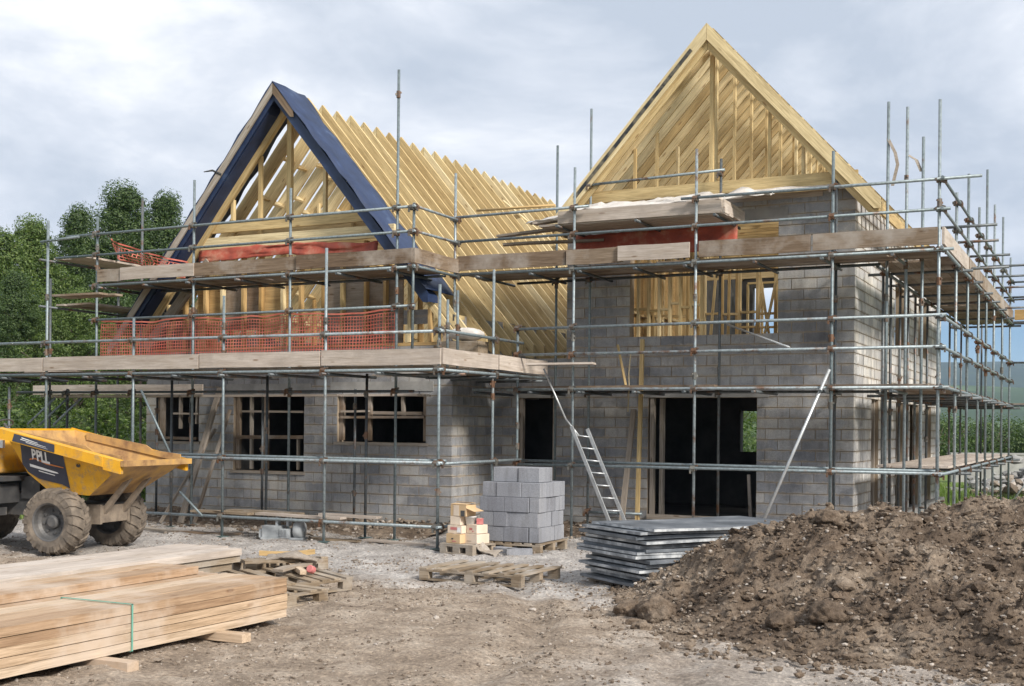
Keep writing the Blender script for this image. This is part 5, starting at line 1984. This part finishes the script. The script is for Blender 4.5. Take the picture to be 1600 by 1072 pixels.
def build_heap():
    st = .042
    nr, nd = int((10.2 - .7) / st), int((16.9 - 6.2) / st)
    vsx = []
    for j in range(nd + 1):
        d = 6.2 + j * st
        for i in range(nr + 1):
            r = .7 + i * st
            vsx.append(rd(r, d, heap_z(r, d)))
    n = nr + 1
    keep = []
    for j in range(nd):
        for i in range(nr):
            f = (j * n + i, j * n + i + 1, (j + 1) * n + i + 1, (j + 1) * n + i)
            if max(vsx[k].z for k in f) > -.05:
                keep.append(f)
    me = bpy.data.meshes.new("soil_heap")
    me.from_pydata([tuple(v) for v in vsx], [], keep)
    bm = bmesh.new()
    bm.from_mesh(me)
    bmesh.ops.delete(bm, geom=[v for v in bm.verts if not v.link_faces], context='VERTS')
    bm.to_mesh(me)
    bm.free()
    me.materials.append(M['soil'])
    me.polygons.foreach_set("use_smooth", [True] * len(me.polygons))
    o = bpy.data.objects.new("soil_heap", me)
    link(o)
    tag(o, "big brown heap of dug soil and stones in front of the house corner", "soil heap")
    return o


heap = build_heap()

ICO = None


def ico():
    global ICO
    if ICO is None:
        bm = bmesh.new()
        bmesh.ops.create_icosphere(bm, subdivisions=1, radius=1)
        ICO = ([v.co.copy() for v in bm.verts], [tuple(v.index for v in f.verts) for f in bm.faces])
        bm.free()
    return ICO


def lumps(name, places, mat, parent, seed=0):
    """many loose lumps as one mesh; places: (pos, size)"""
    r2 = random.Random(seed)
    V, Fc = ico()
    vs_, fs = [], []
    for p, s in places:
        k = len(vs_)
        sx, sy, sz = s * r2.uniform(.7, 1.5), s * r2.uniform(.6, 1.2), s * r2.uniform(.4, .85)
        Rm = Matrix.Rotation(r2.uniform(0, 6.3), 3, 'Z') @ Matrix.Rotation(r2.uniform(-.5, .5), 3, 'X')
        for v in V:
            q = Vector((v.x * sx, v.y * sy, v.z * sz)) * r2.uniform(.72, 1.2)
            vs_.append(tuple(Rm @ q + p))
        fs += [tuple(i + k for i in f) for f in Fc]
    me = bpy.data.meshes.new(name)
    me.from_pydata(vs_, [], fs)
    me.materials.append(mat)
    o = bpy.data.objects.new(name, me)
    link(o, None, parent)
    return tag(o, kind='stuff')


pl, pl2 = [], []
while len(pl) < 17000:
    r, d = rnd.uniform(.8, 8.5), rnd.uniform(6.6, 15.2)
    h = heap_h(r, d)
    if h < .01 and rnd.random() < (.8 if heap_h(r, d + .9) > .02 or heap_h(r + .7, d + .3) > .02 else .985):
        continue
    p = rd(r, d, max(heap_z(r, d), 0.0))
    s = .011 + .03 * rnd.random() ** 3 + (.05 * rnd.random() if rnd.random() < .025 else 0)
    pl.append((p + Vector((0, 0, s * .15)), s))
    if rnd.random() < .40:
        pl2.append((p + Vector((rnd.uniform(-.1, .1), rnd.uniform(-.1, .1), .006)), rnd.uniform(.008, .028)))
lumps("clods", pl, M['soil'], heap, 3)
lumps("stones", pl2, M['stone'], heap, 4)


def clod(r, d, s, label, seed):
    bm = bmesh.new()
    bmesh.ops.create_icosphere(bm, subdivisions=4, radius=1)
    for v in bm.verts:
        n1 = fbm(v.co.x * 1.3 + seed, v.co.y * 1.3, v.co.z * 1.3, 4)
        n2 = fbm(v.co.x * 4 + seed, v.co.y * 4, v.co.z * 4, 3)
        v.co *= 1 + .32 * n1 + .12 * n2
        v.co.z *= .68
        v.co *= s
    me = bpy.data.meshes.new("earth_clod")
    bm.to_mesh(me)
    bm.free()
    me.materials.append(M['soil'])
    me.polygons.foreach_set("use_smooth", [True] * len(me.polygons))
    o = bpy.data.objects.new("earth_clod", me)
    p = rd(r, d, max(heap_h(r, d), 0) + s * .38)
    link(o, Matrix.Translation(p) @ Matrix.Rotation(seed, 4, 'Z'))
    tag(o, label, "clod")


big = []
while len(big) < 420:
    r, d = rnd.uniform(1.2, 7.5), rnd.uniform(7.0, 14.6)
    h = heap_h(r, d)
    if h < .03:
        continue
    s_ = .035 + .075 * rnd.random() ** 2.5
    big.append((rd(r, d, heap_z(r, d) + s_ * .1), s_))
lumps("clods", big, M['soil'], heap, 15)
clod(1.52, 12.45, .20, "large pale rounded clod at the left tip of the soil heap", 1.0)
clod(1.25, 12.75, .15, "rough brown clod just behind the large pale one at the heap's tip", 2.3)
clod(2.55, 11.3, .13, "clod in the front face of the heap, left of the pair", 4.1)
clod(2.95, 11.2, .16, "dark clod in the middle of the heap's front face", 5.7)
clod(1.30, 11.9, .09, "small clod lying on the mud before the heap's tip", 7.2)
clod(3.55, 13.4, .17, "dark clod on the crest of the heap before the house corner", 8.8)

# gravel and stones on the open ground
gp = []
while len(gp) < 20000:
    t = rnd.random()
    if t < .6:
        x, y = rnd.uniform(-2, 9.5), rnd.uniform(-11, -2)
    else:
        x, y = rnd.uniform(-9, 6), rnd.uniform(-5, 3.2)
    c = fbm(x * .8, y * .8, 3.0, 3)
    if rnd.random() > .45 + c:
        continue
    v = Vector((x, y, 0)) - CAM
    d = v.dot(FWD)
    if d < 4.5 or abs(v.dot(RIGHT) / d) > .46:
        continue
    s = .006 + .016 * rnd.random() ** 2.5 + (.03 * rnd.random() if rnd.random() < .02 else 0)
    gp.append((Vector((x, y, ground_h(x, y) + s * .2)), s))
g = lumps("gravel", gp, M['stone'], None, 8)
g["label"] = "loose stones scattered over the mud and track"

# rubble and earth banked against the foot of the walls
rp = []
while len(rp) < 2600:
    if rnd.random() < .6:
        x, y = rnd.uniform(-8.5, -1.2), 2.75 - abs(rnd.gauss(0, .9))
    else:
        x, y = rnd.uniform(-1.2, 5.6), 4.35 - abs(rnd.gauss(0, .8))
    s = .015 + .045 * rnd.random() ** 3
    rp.append((Vector((x, y, ground_h(x, y) + s * .3 + max(0, .22 - .25 * ((2.75 if x < -1.2 else 4.35) - y)))), s))
lumps("rubble", rp, M['stone'], None, 11)["label"] = "broken rubble banked along the foot of the block walls"


def bank(x0, x1, y1, h, w_, name, label, seed):
    n, m_ = 90, 14
    vsx = []
    for i in range(n + 1):
        x = x0 + (x1 - x0) * i / n
        for j in range(m_ + 1):
            t = j / m_
            y = y1 - w_ * (1 - t)
            vsx.append((x, y, -.04 + (h + .10 * fbm(x * 1.4, y * 2, seed, 4)) * t ** 1.3 + .03 * fbm(x * 5, y * 5, seed, 3)))
    fs = [(i * (m_ + 1) + j, (i + 1) * (m_ + 1) + j, (i + 1) * (m_ + 1) + j + 1, i * (m_ + 1) + j + 1) for i in range(n) for j in range(m_)]
    mb = MB()
    mb.add(vsx, fs)
    o = mb.obj(name, M['soil'], smooth=True)
    tag(o, label, "earth bank")


bank(-9.0, -1.25, 2.74, .26, 1.3, "earth_bank", "low bank of earth along the foot of the wall with three windows", 1.5)
bank(-1.2, 5.85, 4.32, .24, 1.1, "earth_bank", "low bank of earth along the foot of the wall with the doorways", 5.5)
# flat litter by the scaffold feet
for i, (x, y, rz, m_, lb) in enumerate(((-5.05, .35, .3, 'board', "short dark board on the ground by the second scaffold foot from the dumper"),
                                       (-6.2, .3, -.2, 'greywood', "grey board on the ground behind the dumper's far wheel"),
                                       (-2.6, .6, .15, 'pallet', "brown board on the ground right of the grey machine"),
                                       (-1.1, .5, -.1, 'board_pale', "pale board on the ground near the wall corner"),
                                       (1.9, 3.3, .05, 'board_pale', "pale board on the ground behind the ladder's foot"))):
    c = Vector((x, y, ground_h(x, y) + .035 + (.0 if y < 2 else .05)))
    dv = Vector((math.cos(rz), math.sin(rz), 0)) * .65
    tag(beam("ground_board", c - dv, c + dv, .18, .035, M[m_], warp=.006), lb, "board")


# ---------------------------------------------------------------- trees, shrubs, grass
def leaf_cloud(centres, n_per, rad, size, seed, flat=1.0):
    r2 = random.Random(seed)
    vs_, fs = [], []
    for c, rr in centres:
        for _ in range(n_per):
            while True:
                q = Vector((r2.uniform(-1, 1), r2.uniform(-1, 1), r2.uniform(-1, 1)))
                if .25 < q.length < 1:
                    break
            q = q.normalized() * q.length ** .5
            p = c + Vector((q.x, q.y, q.z * flat)) * rr * rad
            nrm = (q + Vector((r2.uniform(-.8, .8), r2.uniform(-.8, .8), r2.uniform(-.3, .9)))).normalized()
            a = nrm.orthogonal().normalized()
            a.rotate(Matrix.Rotation(r2.uniform(0, 6.3), 3, nrm))
            b = nrm.cross(a)
            s = size * r2.uniform(.6, 1.3)
            k = len(vs_)
            vs_ += [tuple(p - a * s), tuple(p + b * s * .45 + nrm * s * .1), tuple(p + a * s), tuple(p - b * s * .45)]
            fs.append((k, k + 1, k + 2, k + 3))
    return vs_, fs


def make_tree(H, W, seed, size=.17, n_cl=120, n_per=95, base=.16):
    """returns trunk mesh, crown mesh: boughs leave a tapering trunk and carry clumps of leaves"""
    r2 = random.Random(seed)
    tr = MB()
    pts, rs = [], []
    for i in range(8):
        t = i / 7
        pts.append(Vector((.25 * math.sin(t * 3 + seed), .25 * math.cos(t * 2.4 + seed) - .25, H * .9 * t)))
        rs.append(H * .022 * (1 - t) ** .8 + .02)
    tr.tube(pts, rs, 8)
    cl = []
    for i in range(n_cl):
        t = base + (1 - base) * (r2.random() ** .9)
        q = (t - base) / (1 - base)
        prof = min(1.0, (q * 5) ** .6) * (1 - q) ** .85 * 1.2 + .02
        ang = r2.uniform(0, 6.283)
        lob = 1 + .28 * math.sin(ang * 3 + seed + t * 7) + .18 * math.sin(ang * 5 - t * 11)
        out = W * prof * r2.random() ** .45 * lob * r2.uniform(.75, 1.2)
        c = Vector((math.cos(ang) * out, math.sin(ang) * out, H * t + r2.uniform(-.5, .5) * (1 - q)))
        cl.append((c, r2.uniform(.4, 1.25)))
        if i % 3 == 0 and q < .72:
            cl.append((c + Vector((math.cos(ang) * .45, math.sin(ang) * .45, r2.uniform(.2, .75))), r2.uniform(.22, .42)))
        if i % 5 == 0:
            z = max(.5, c.z - out * .55)
            p0 = Vector((0, 0, min(z, H * .85)))
            tr.tube([p0, p0.lerp(c, .5) + Vector((0, 0, .15)), c], [.07, .045, .02], 5)
    for i in range(14):
        cl.append((Vector((r2.gauss(0, .30), r2.gauss(0, .30), H * (.84 + .011 * i))), .62 - .028 * i))
    vs_, fs = leaf_cloud(cl, n_per, W * .165, size, seed + 1, .8)
    return tr.mesh("trunk", M['bark'], True), vs_, fs


def crown_mesh(vs_, fs, mat):
    me = bpy.data.meshes.new("crown")
    me.from_pydata(vs_, [], fs)
    me.materials.append(mat)
    return me


KINDS = []
for i, (H, W, mat) in enumerate(((11.5, 4.0, 'leaf'), (12.3, 3.6, 'leafdark'), (10.0, 4.6, 'leaf'))):
    t_, v_, f_ = make_tree(H, W, 11 + i * 7, .058, 300, 200)
    KINDS.append((t_, crown_mesh(v_, f_, M[mat]), crown_mesh(v_, f_, M['leafdark']), H))
TREES = [  # offset to the side, distance, kind, scale, label
    (-19.0, 44, 2, 0.90, "bushy green tree at the left edge behind the scaffold"),
    (-18.4, 46, 0, 0.84, "pointed tree second from the left edge"),
    (-17.4, 48, 1, 0.86, "dark tree with a narrow head left of the tallest"),
    (-16.25, 50, 0, 1.02, "tallest tree, its tip standing clear above the left deck"),
    (-14.8, 51, 1, 0.95, "dark pointed tree just left of the blue-edged gable"),
    (-17.0, 41, 1, 0.58, "smaller dark tree in front at the left behind the scaffold"),
    (-15.2, 42, 2, 0.66, "low broad tree standing before the tallest one"),
    (-13.2, 44, 2, 0.72, "low tree half hidden by the foot of the blue-edged gable"),
    (-18.6, 40, 2, 0.62, "low broad tree at the left edge in front of the others"),
    (-17.9, 54, 2, 0.95, "far broad tree closing the gap between the two pointed trees"),
    (-23.0, 50, 1, 0.8, "far dark tree at the very left edge"),
    (-12.5, 62, 0, 0.8, "tree seen only through the left gable's openings"),
    (-6.0, 66, 2, 0.6, "tree behind the house seen through the left windows"),
    (2.0, 60, 0, 0.55, "tree behind the house seen through the doorway"),
    (10.5, 58, 2, 0.55, "tree behind the house seen through the small inner window"),
]
for r, d, k, s, lb in TREES:
    t_, c1, c2, H = KINDS[k]
    o = thing("tree", lb, "tree", rd(r, d, -.1), rnd.uniform(0, 6.3), "trees behind the site")
    Mw = WM[o.name] @ Matrix.Diagonal((s * rnd.uniform(.9, 1.1), s * rnd.uniform(.9, 1.1), s, 1))
    link(bpy.data.objects.new("trunk", t_), Mw, o)
    link(bpy.data.objects.new("crown", c1 if rnd.random() < .6 else c2), Mw, o)

# shrubs: low leafy masses under the trees and along the far hedge
sv, sf = [], []
r2 = random.Random(5)
cl = [(Vector((r2.gauss(0, .75), r2.gauss(0, .55), r2.uniform(.25, 1.5))), r2.uniform(.6, 1.1)) for _ in range(34)]
sv, sf = leaf_cloud(cl, 190, .55, .05, 77, .8)
SHRUB = [crown_mesh(sv, sf, M['leaf']), crown_mesh(sv, sf, M['leafdark'])]
st_mb = MB()
for i in range(7):
    a = i * .9
    st_mb.tube([(0, 0, -.1), (.3 * math.cos(a), .3 * math.sin(a), .6), (.7 * math.cos(a), .6 * math.sin(a), 1.4)], [.035, .025, .01], 5)
STEM = st_mb.mesh("stem", M['bark'], True)
ORDN = ["first", "second", "third", "fourth", "fifth", "sixth", "seventh", "eighth", "ninth", "tenth", "eleventh", "twelfth", "thirteenth", "fourteenth", "fifteenth", "sixteenth"]
SHG = []
SHG.append(([(-20.0 + i * .95 + rnd.uniform(-.3, .3), 31 + rnd.uniform(-2.5, 5), rnd.uniform(.9, 1.5), i % 2) for i in range(13)], "leafy shrub under the trees, %s of its row from the dumper's end", "shrubs beneath the trees"))
SHG.append(([(14.6 + i * 1.35 + rnd.uniform(-.4, .4), 62 + rnd.uniform(-3, 4), rnd.uniform(1.25, 1.85), 1) for i in range(15)], "dark bush in the far hedge, %s along from the house", "hedge bushes"))
SHG.append(([(-11 + i * 3.6, 48 + rnd.uniform(-3, 3), rnd.uniform(1.4, 2.0), i % 2) for i in range(6)], "bush behind the house, %s across as seen through its openings", "bushes behind the house"))
for lst, lb, grp in SHG:
    lst.sort(key=lambda t: t[0] / t[1])
    for i, (r, d, s, k) in enumerate(lst):
        o = thing("shrub", lb % ORDN[i], "shrub", rd(r, d, -.05), rnd.uniform(0, 6.3), grp)
        Mw = WM[o.name] @ Matrix.Diagonal((s * 1.15, s * 1.0, s, 1))
        link(bpy.data.objects.new("crown", SHRUB[k]), Mw, o)
        link(bpy.data.objects.new("stem", STEM), Mw, o)


def grass_patch(places, name, label):
    r3 = random.Random(9)
    vs_, fs = [], []
    for p in places:
        for _ in range(4):
            a = r3.uniform(0, 6.3)
            h = r3.uniform(.12, .34)
            q = Vector((math.cos(a), math.sin(a), 0))
            w_ = .016
            c = p + Vector((r3.uniform(-.06, .06), r3.uniform(-.06, .06), 0))
            s = Vector((-q.y, q.x, 0)) * w_
            k = len(vs_)
            vs_ += [tuple(c - s), tuple(c + s), tuple(c + q * h * .5 + Vector((0, 0, h)))]
            fs.append((k, k + 1, k + 2))
    me = bpy.data.meshes.new(name)
    me.from_pydata(vs_, [], fs)
    me.materials.append(M['grass'])
    o = bpy.data.objects.new(name, me)
    link(o)
    tag(o, label, None, None, 'stuff')


gpl = []
for _ in range(16000):
    gpl.append(rd(rnd.uniform(-17, -8), rnd.uniform(25, 36), 0))
for _ in range(9000):
    gpl.append(rd(rnd.uniform(10.5, 20), rnd.uniform(24, 42), 0))
for p in gpl:
    p.z = ground_h(p.x, p.y) - .02
grass_patch(gpl, "grass", "rough green grass round the edges of the site")

# iron fence beneath the trees, seen between the dumper and the house
fn = thing("railing", "thin dark iron railing in the grass under the trees", "railing", rd(-13, 29, 0))
for i in range(22):
    p = rd(-16 + i * .42, 29.5 - i * .12, 0)
    pole("bar", p, p + Vector((0, 0, 1.15)), .018, M['black'], fn, 6)
for z in (.25, 1.05):
    pole("rail", rd(-16.2, 29.55, z), rd(-7.1, 26.95, z), .018, M['black'], fn, 6)

# far end of the site: low grey wall, rubble heap, stacked slabs
o = MB().box((0, 0, .55), (7, .3, 1.1)).box((0, 0, 1.13), (7.1, .36, .07)).obj("garden_wall", M['concrete'], None, Matrix.Translation(rd(20.5, 47, 0)) @ Matrix.Rotation(YAW + .1, 4, 'Z'))
tag(o, "low grey wall at the far side of the site below the hedge", "wall")
for i, (r, d, s) in enumerate(((16.2, 38, 1.0), (15.1, 35, .7))):
    pls = [(rd(r + rnd.gauss(0, .9) * s, d + rnd.gauss(0, .6), abs(rnd.gauss(.0, .35)) * s), rnd.uniform(.08, .32) * s) for _ in range(160)]
    o = lumps("rubble_heap", pls, M['stone'] if i else M['concrete'], None, 30 + i)
    del o["kind"]
    tag(o, ("grey heap of broken concrete at the far side of the site", "smaller stony heap before the grey one at the far side")[i], "rubble heap", None, 'stuff')
for i in range(5):
    p = rd(14.6 + i * .55, 33 - i * .4, 0)
    o = beam("post", p, p + Vector((0, 0, rnd.uniform(1.0, 1.5))), .09, .09, M['greywood'])
    tag(o, "thin grey fence post at the far side of the site, %s from the house" % ("first", "second", "third", "fourth", "fifth")[i], "post", "fence posts beyond the scaffold")


# ---------------------------------------------------------------- the air between here and the hills
def build_haze():
    m = bpy.data.materials.new("haze_air")
    m.use_nodes = True
    nt = m.node_tree
    nt.nodes.clear()
    out = nt.nodes.new("ShaderNodeOutputMaterial")
    pv = nt.nodes.new("ShaderNodeVolumePrincipled")
    pv.inputs['Color'].default_value = (0.50, 0.68, 0.95, 1)
    pv.inputs['Density'].default_value = 0.00013
    nt.links.new(pv.outputs[0], out.inputs['Volume'])
    o = MB().box2((-7000, -7000, -12), (7000, 7000, 215)).obj("haze", m)
    tag(o, kind='stuff')


build_haze()
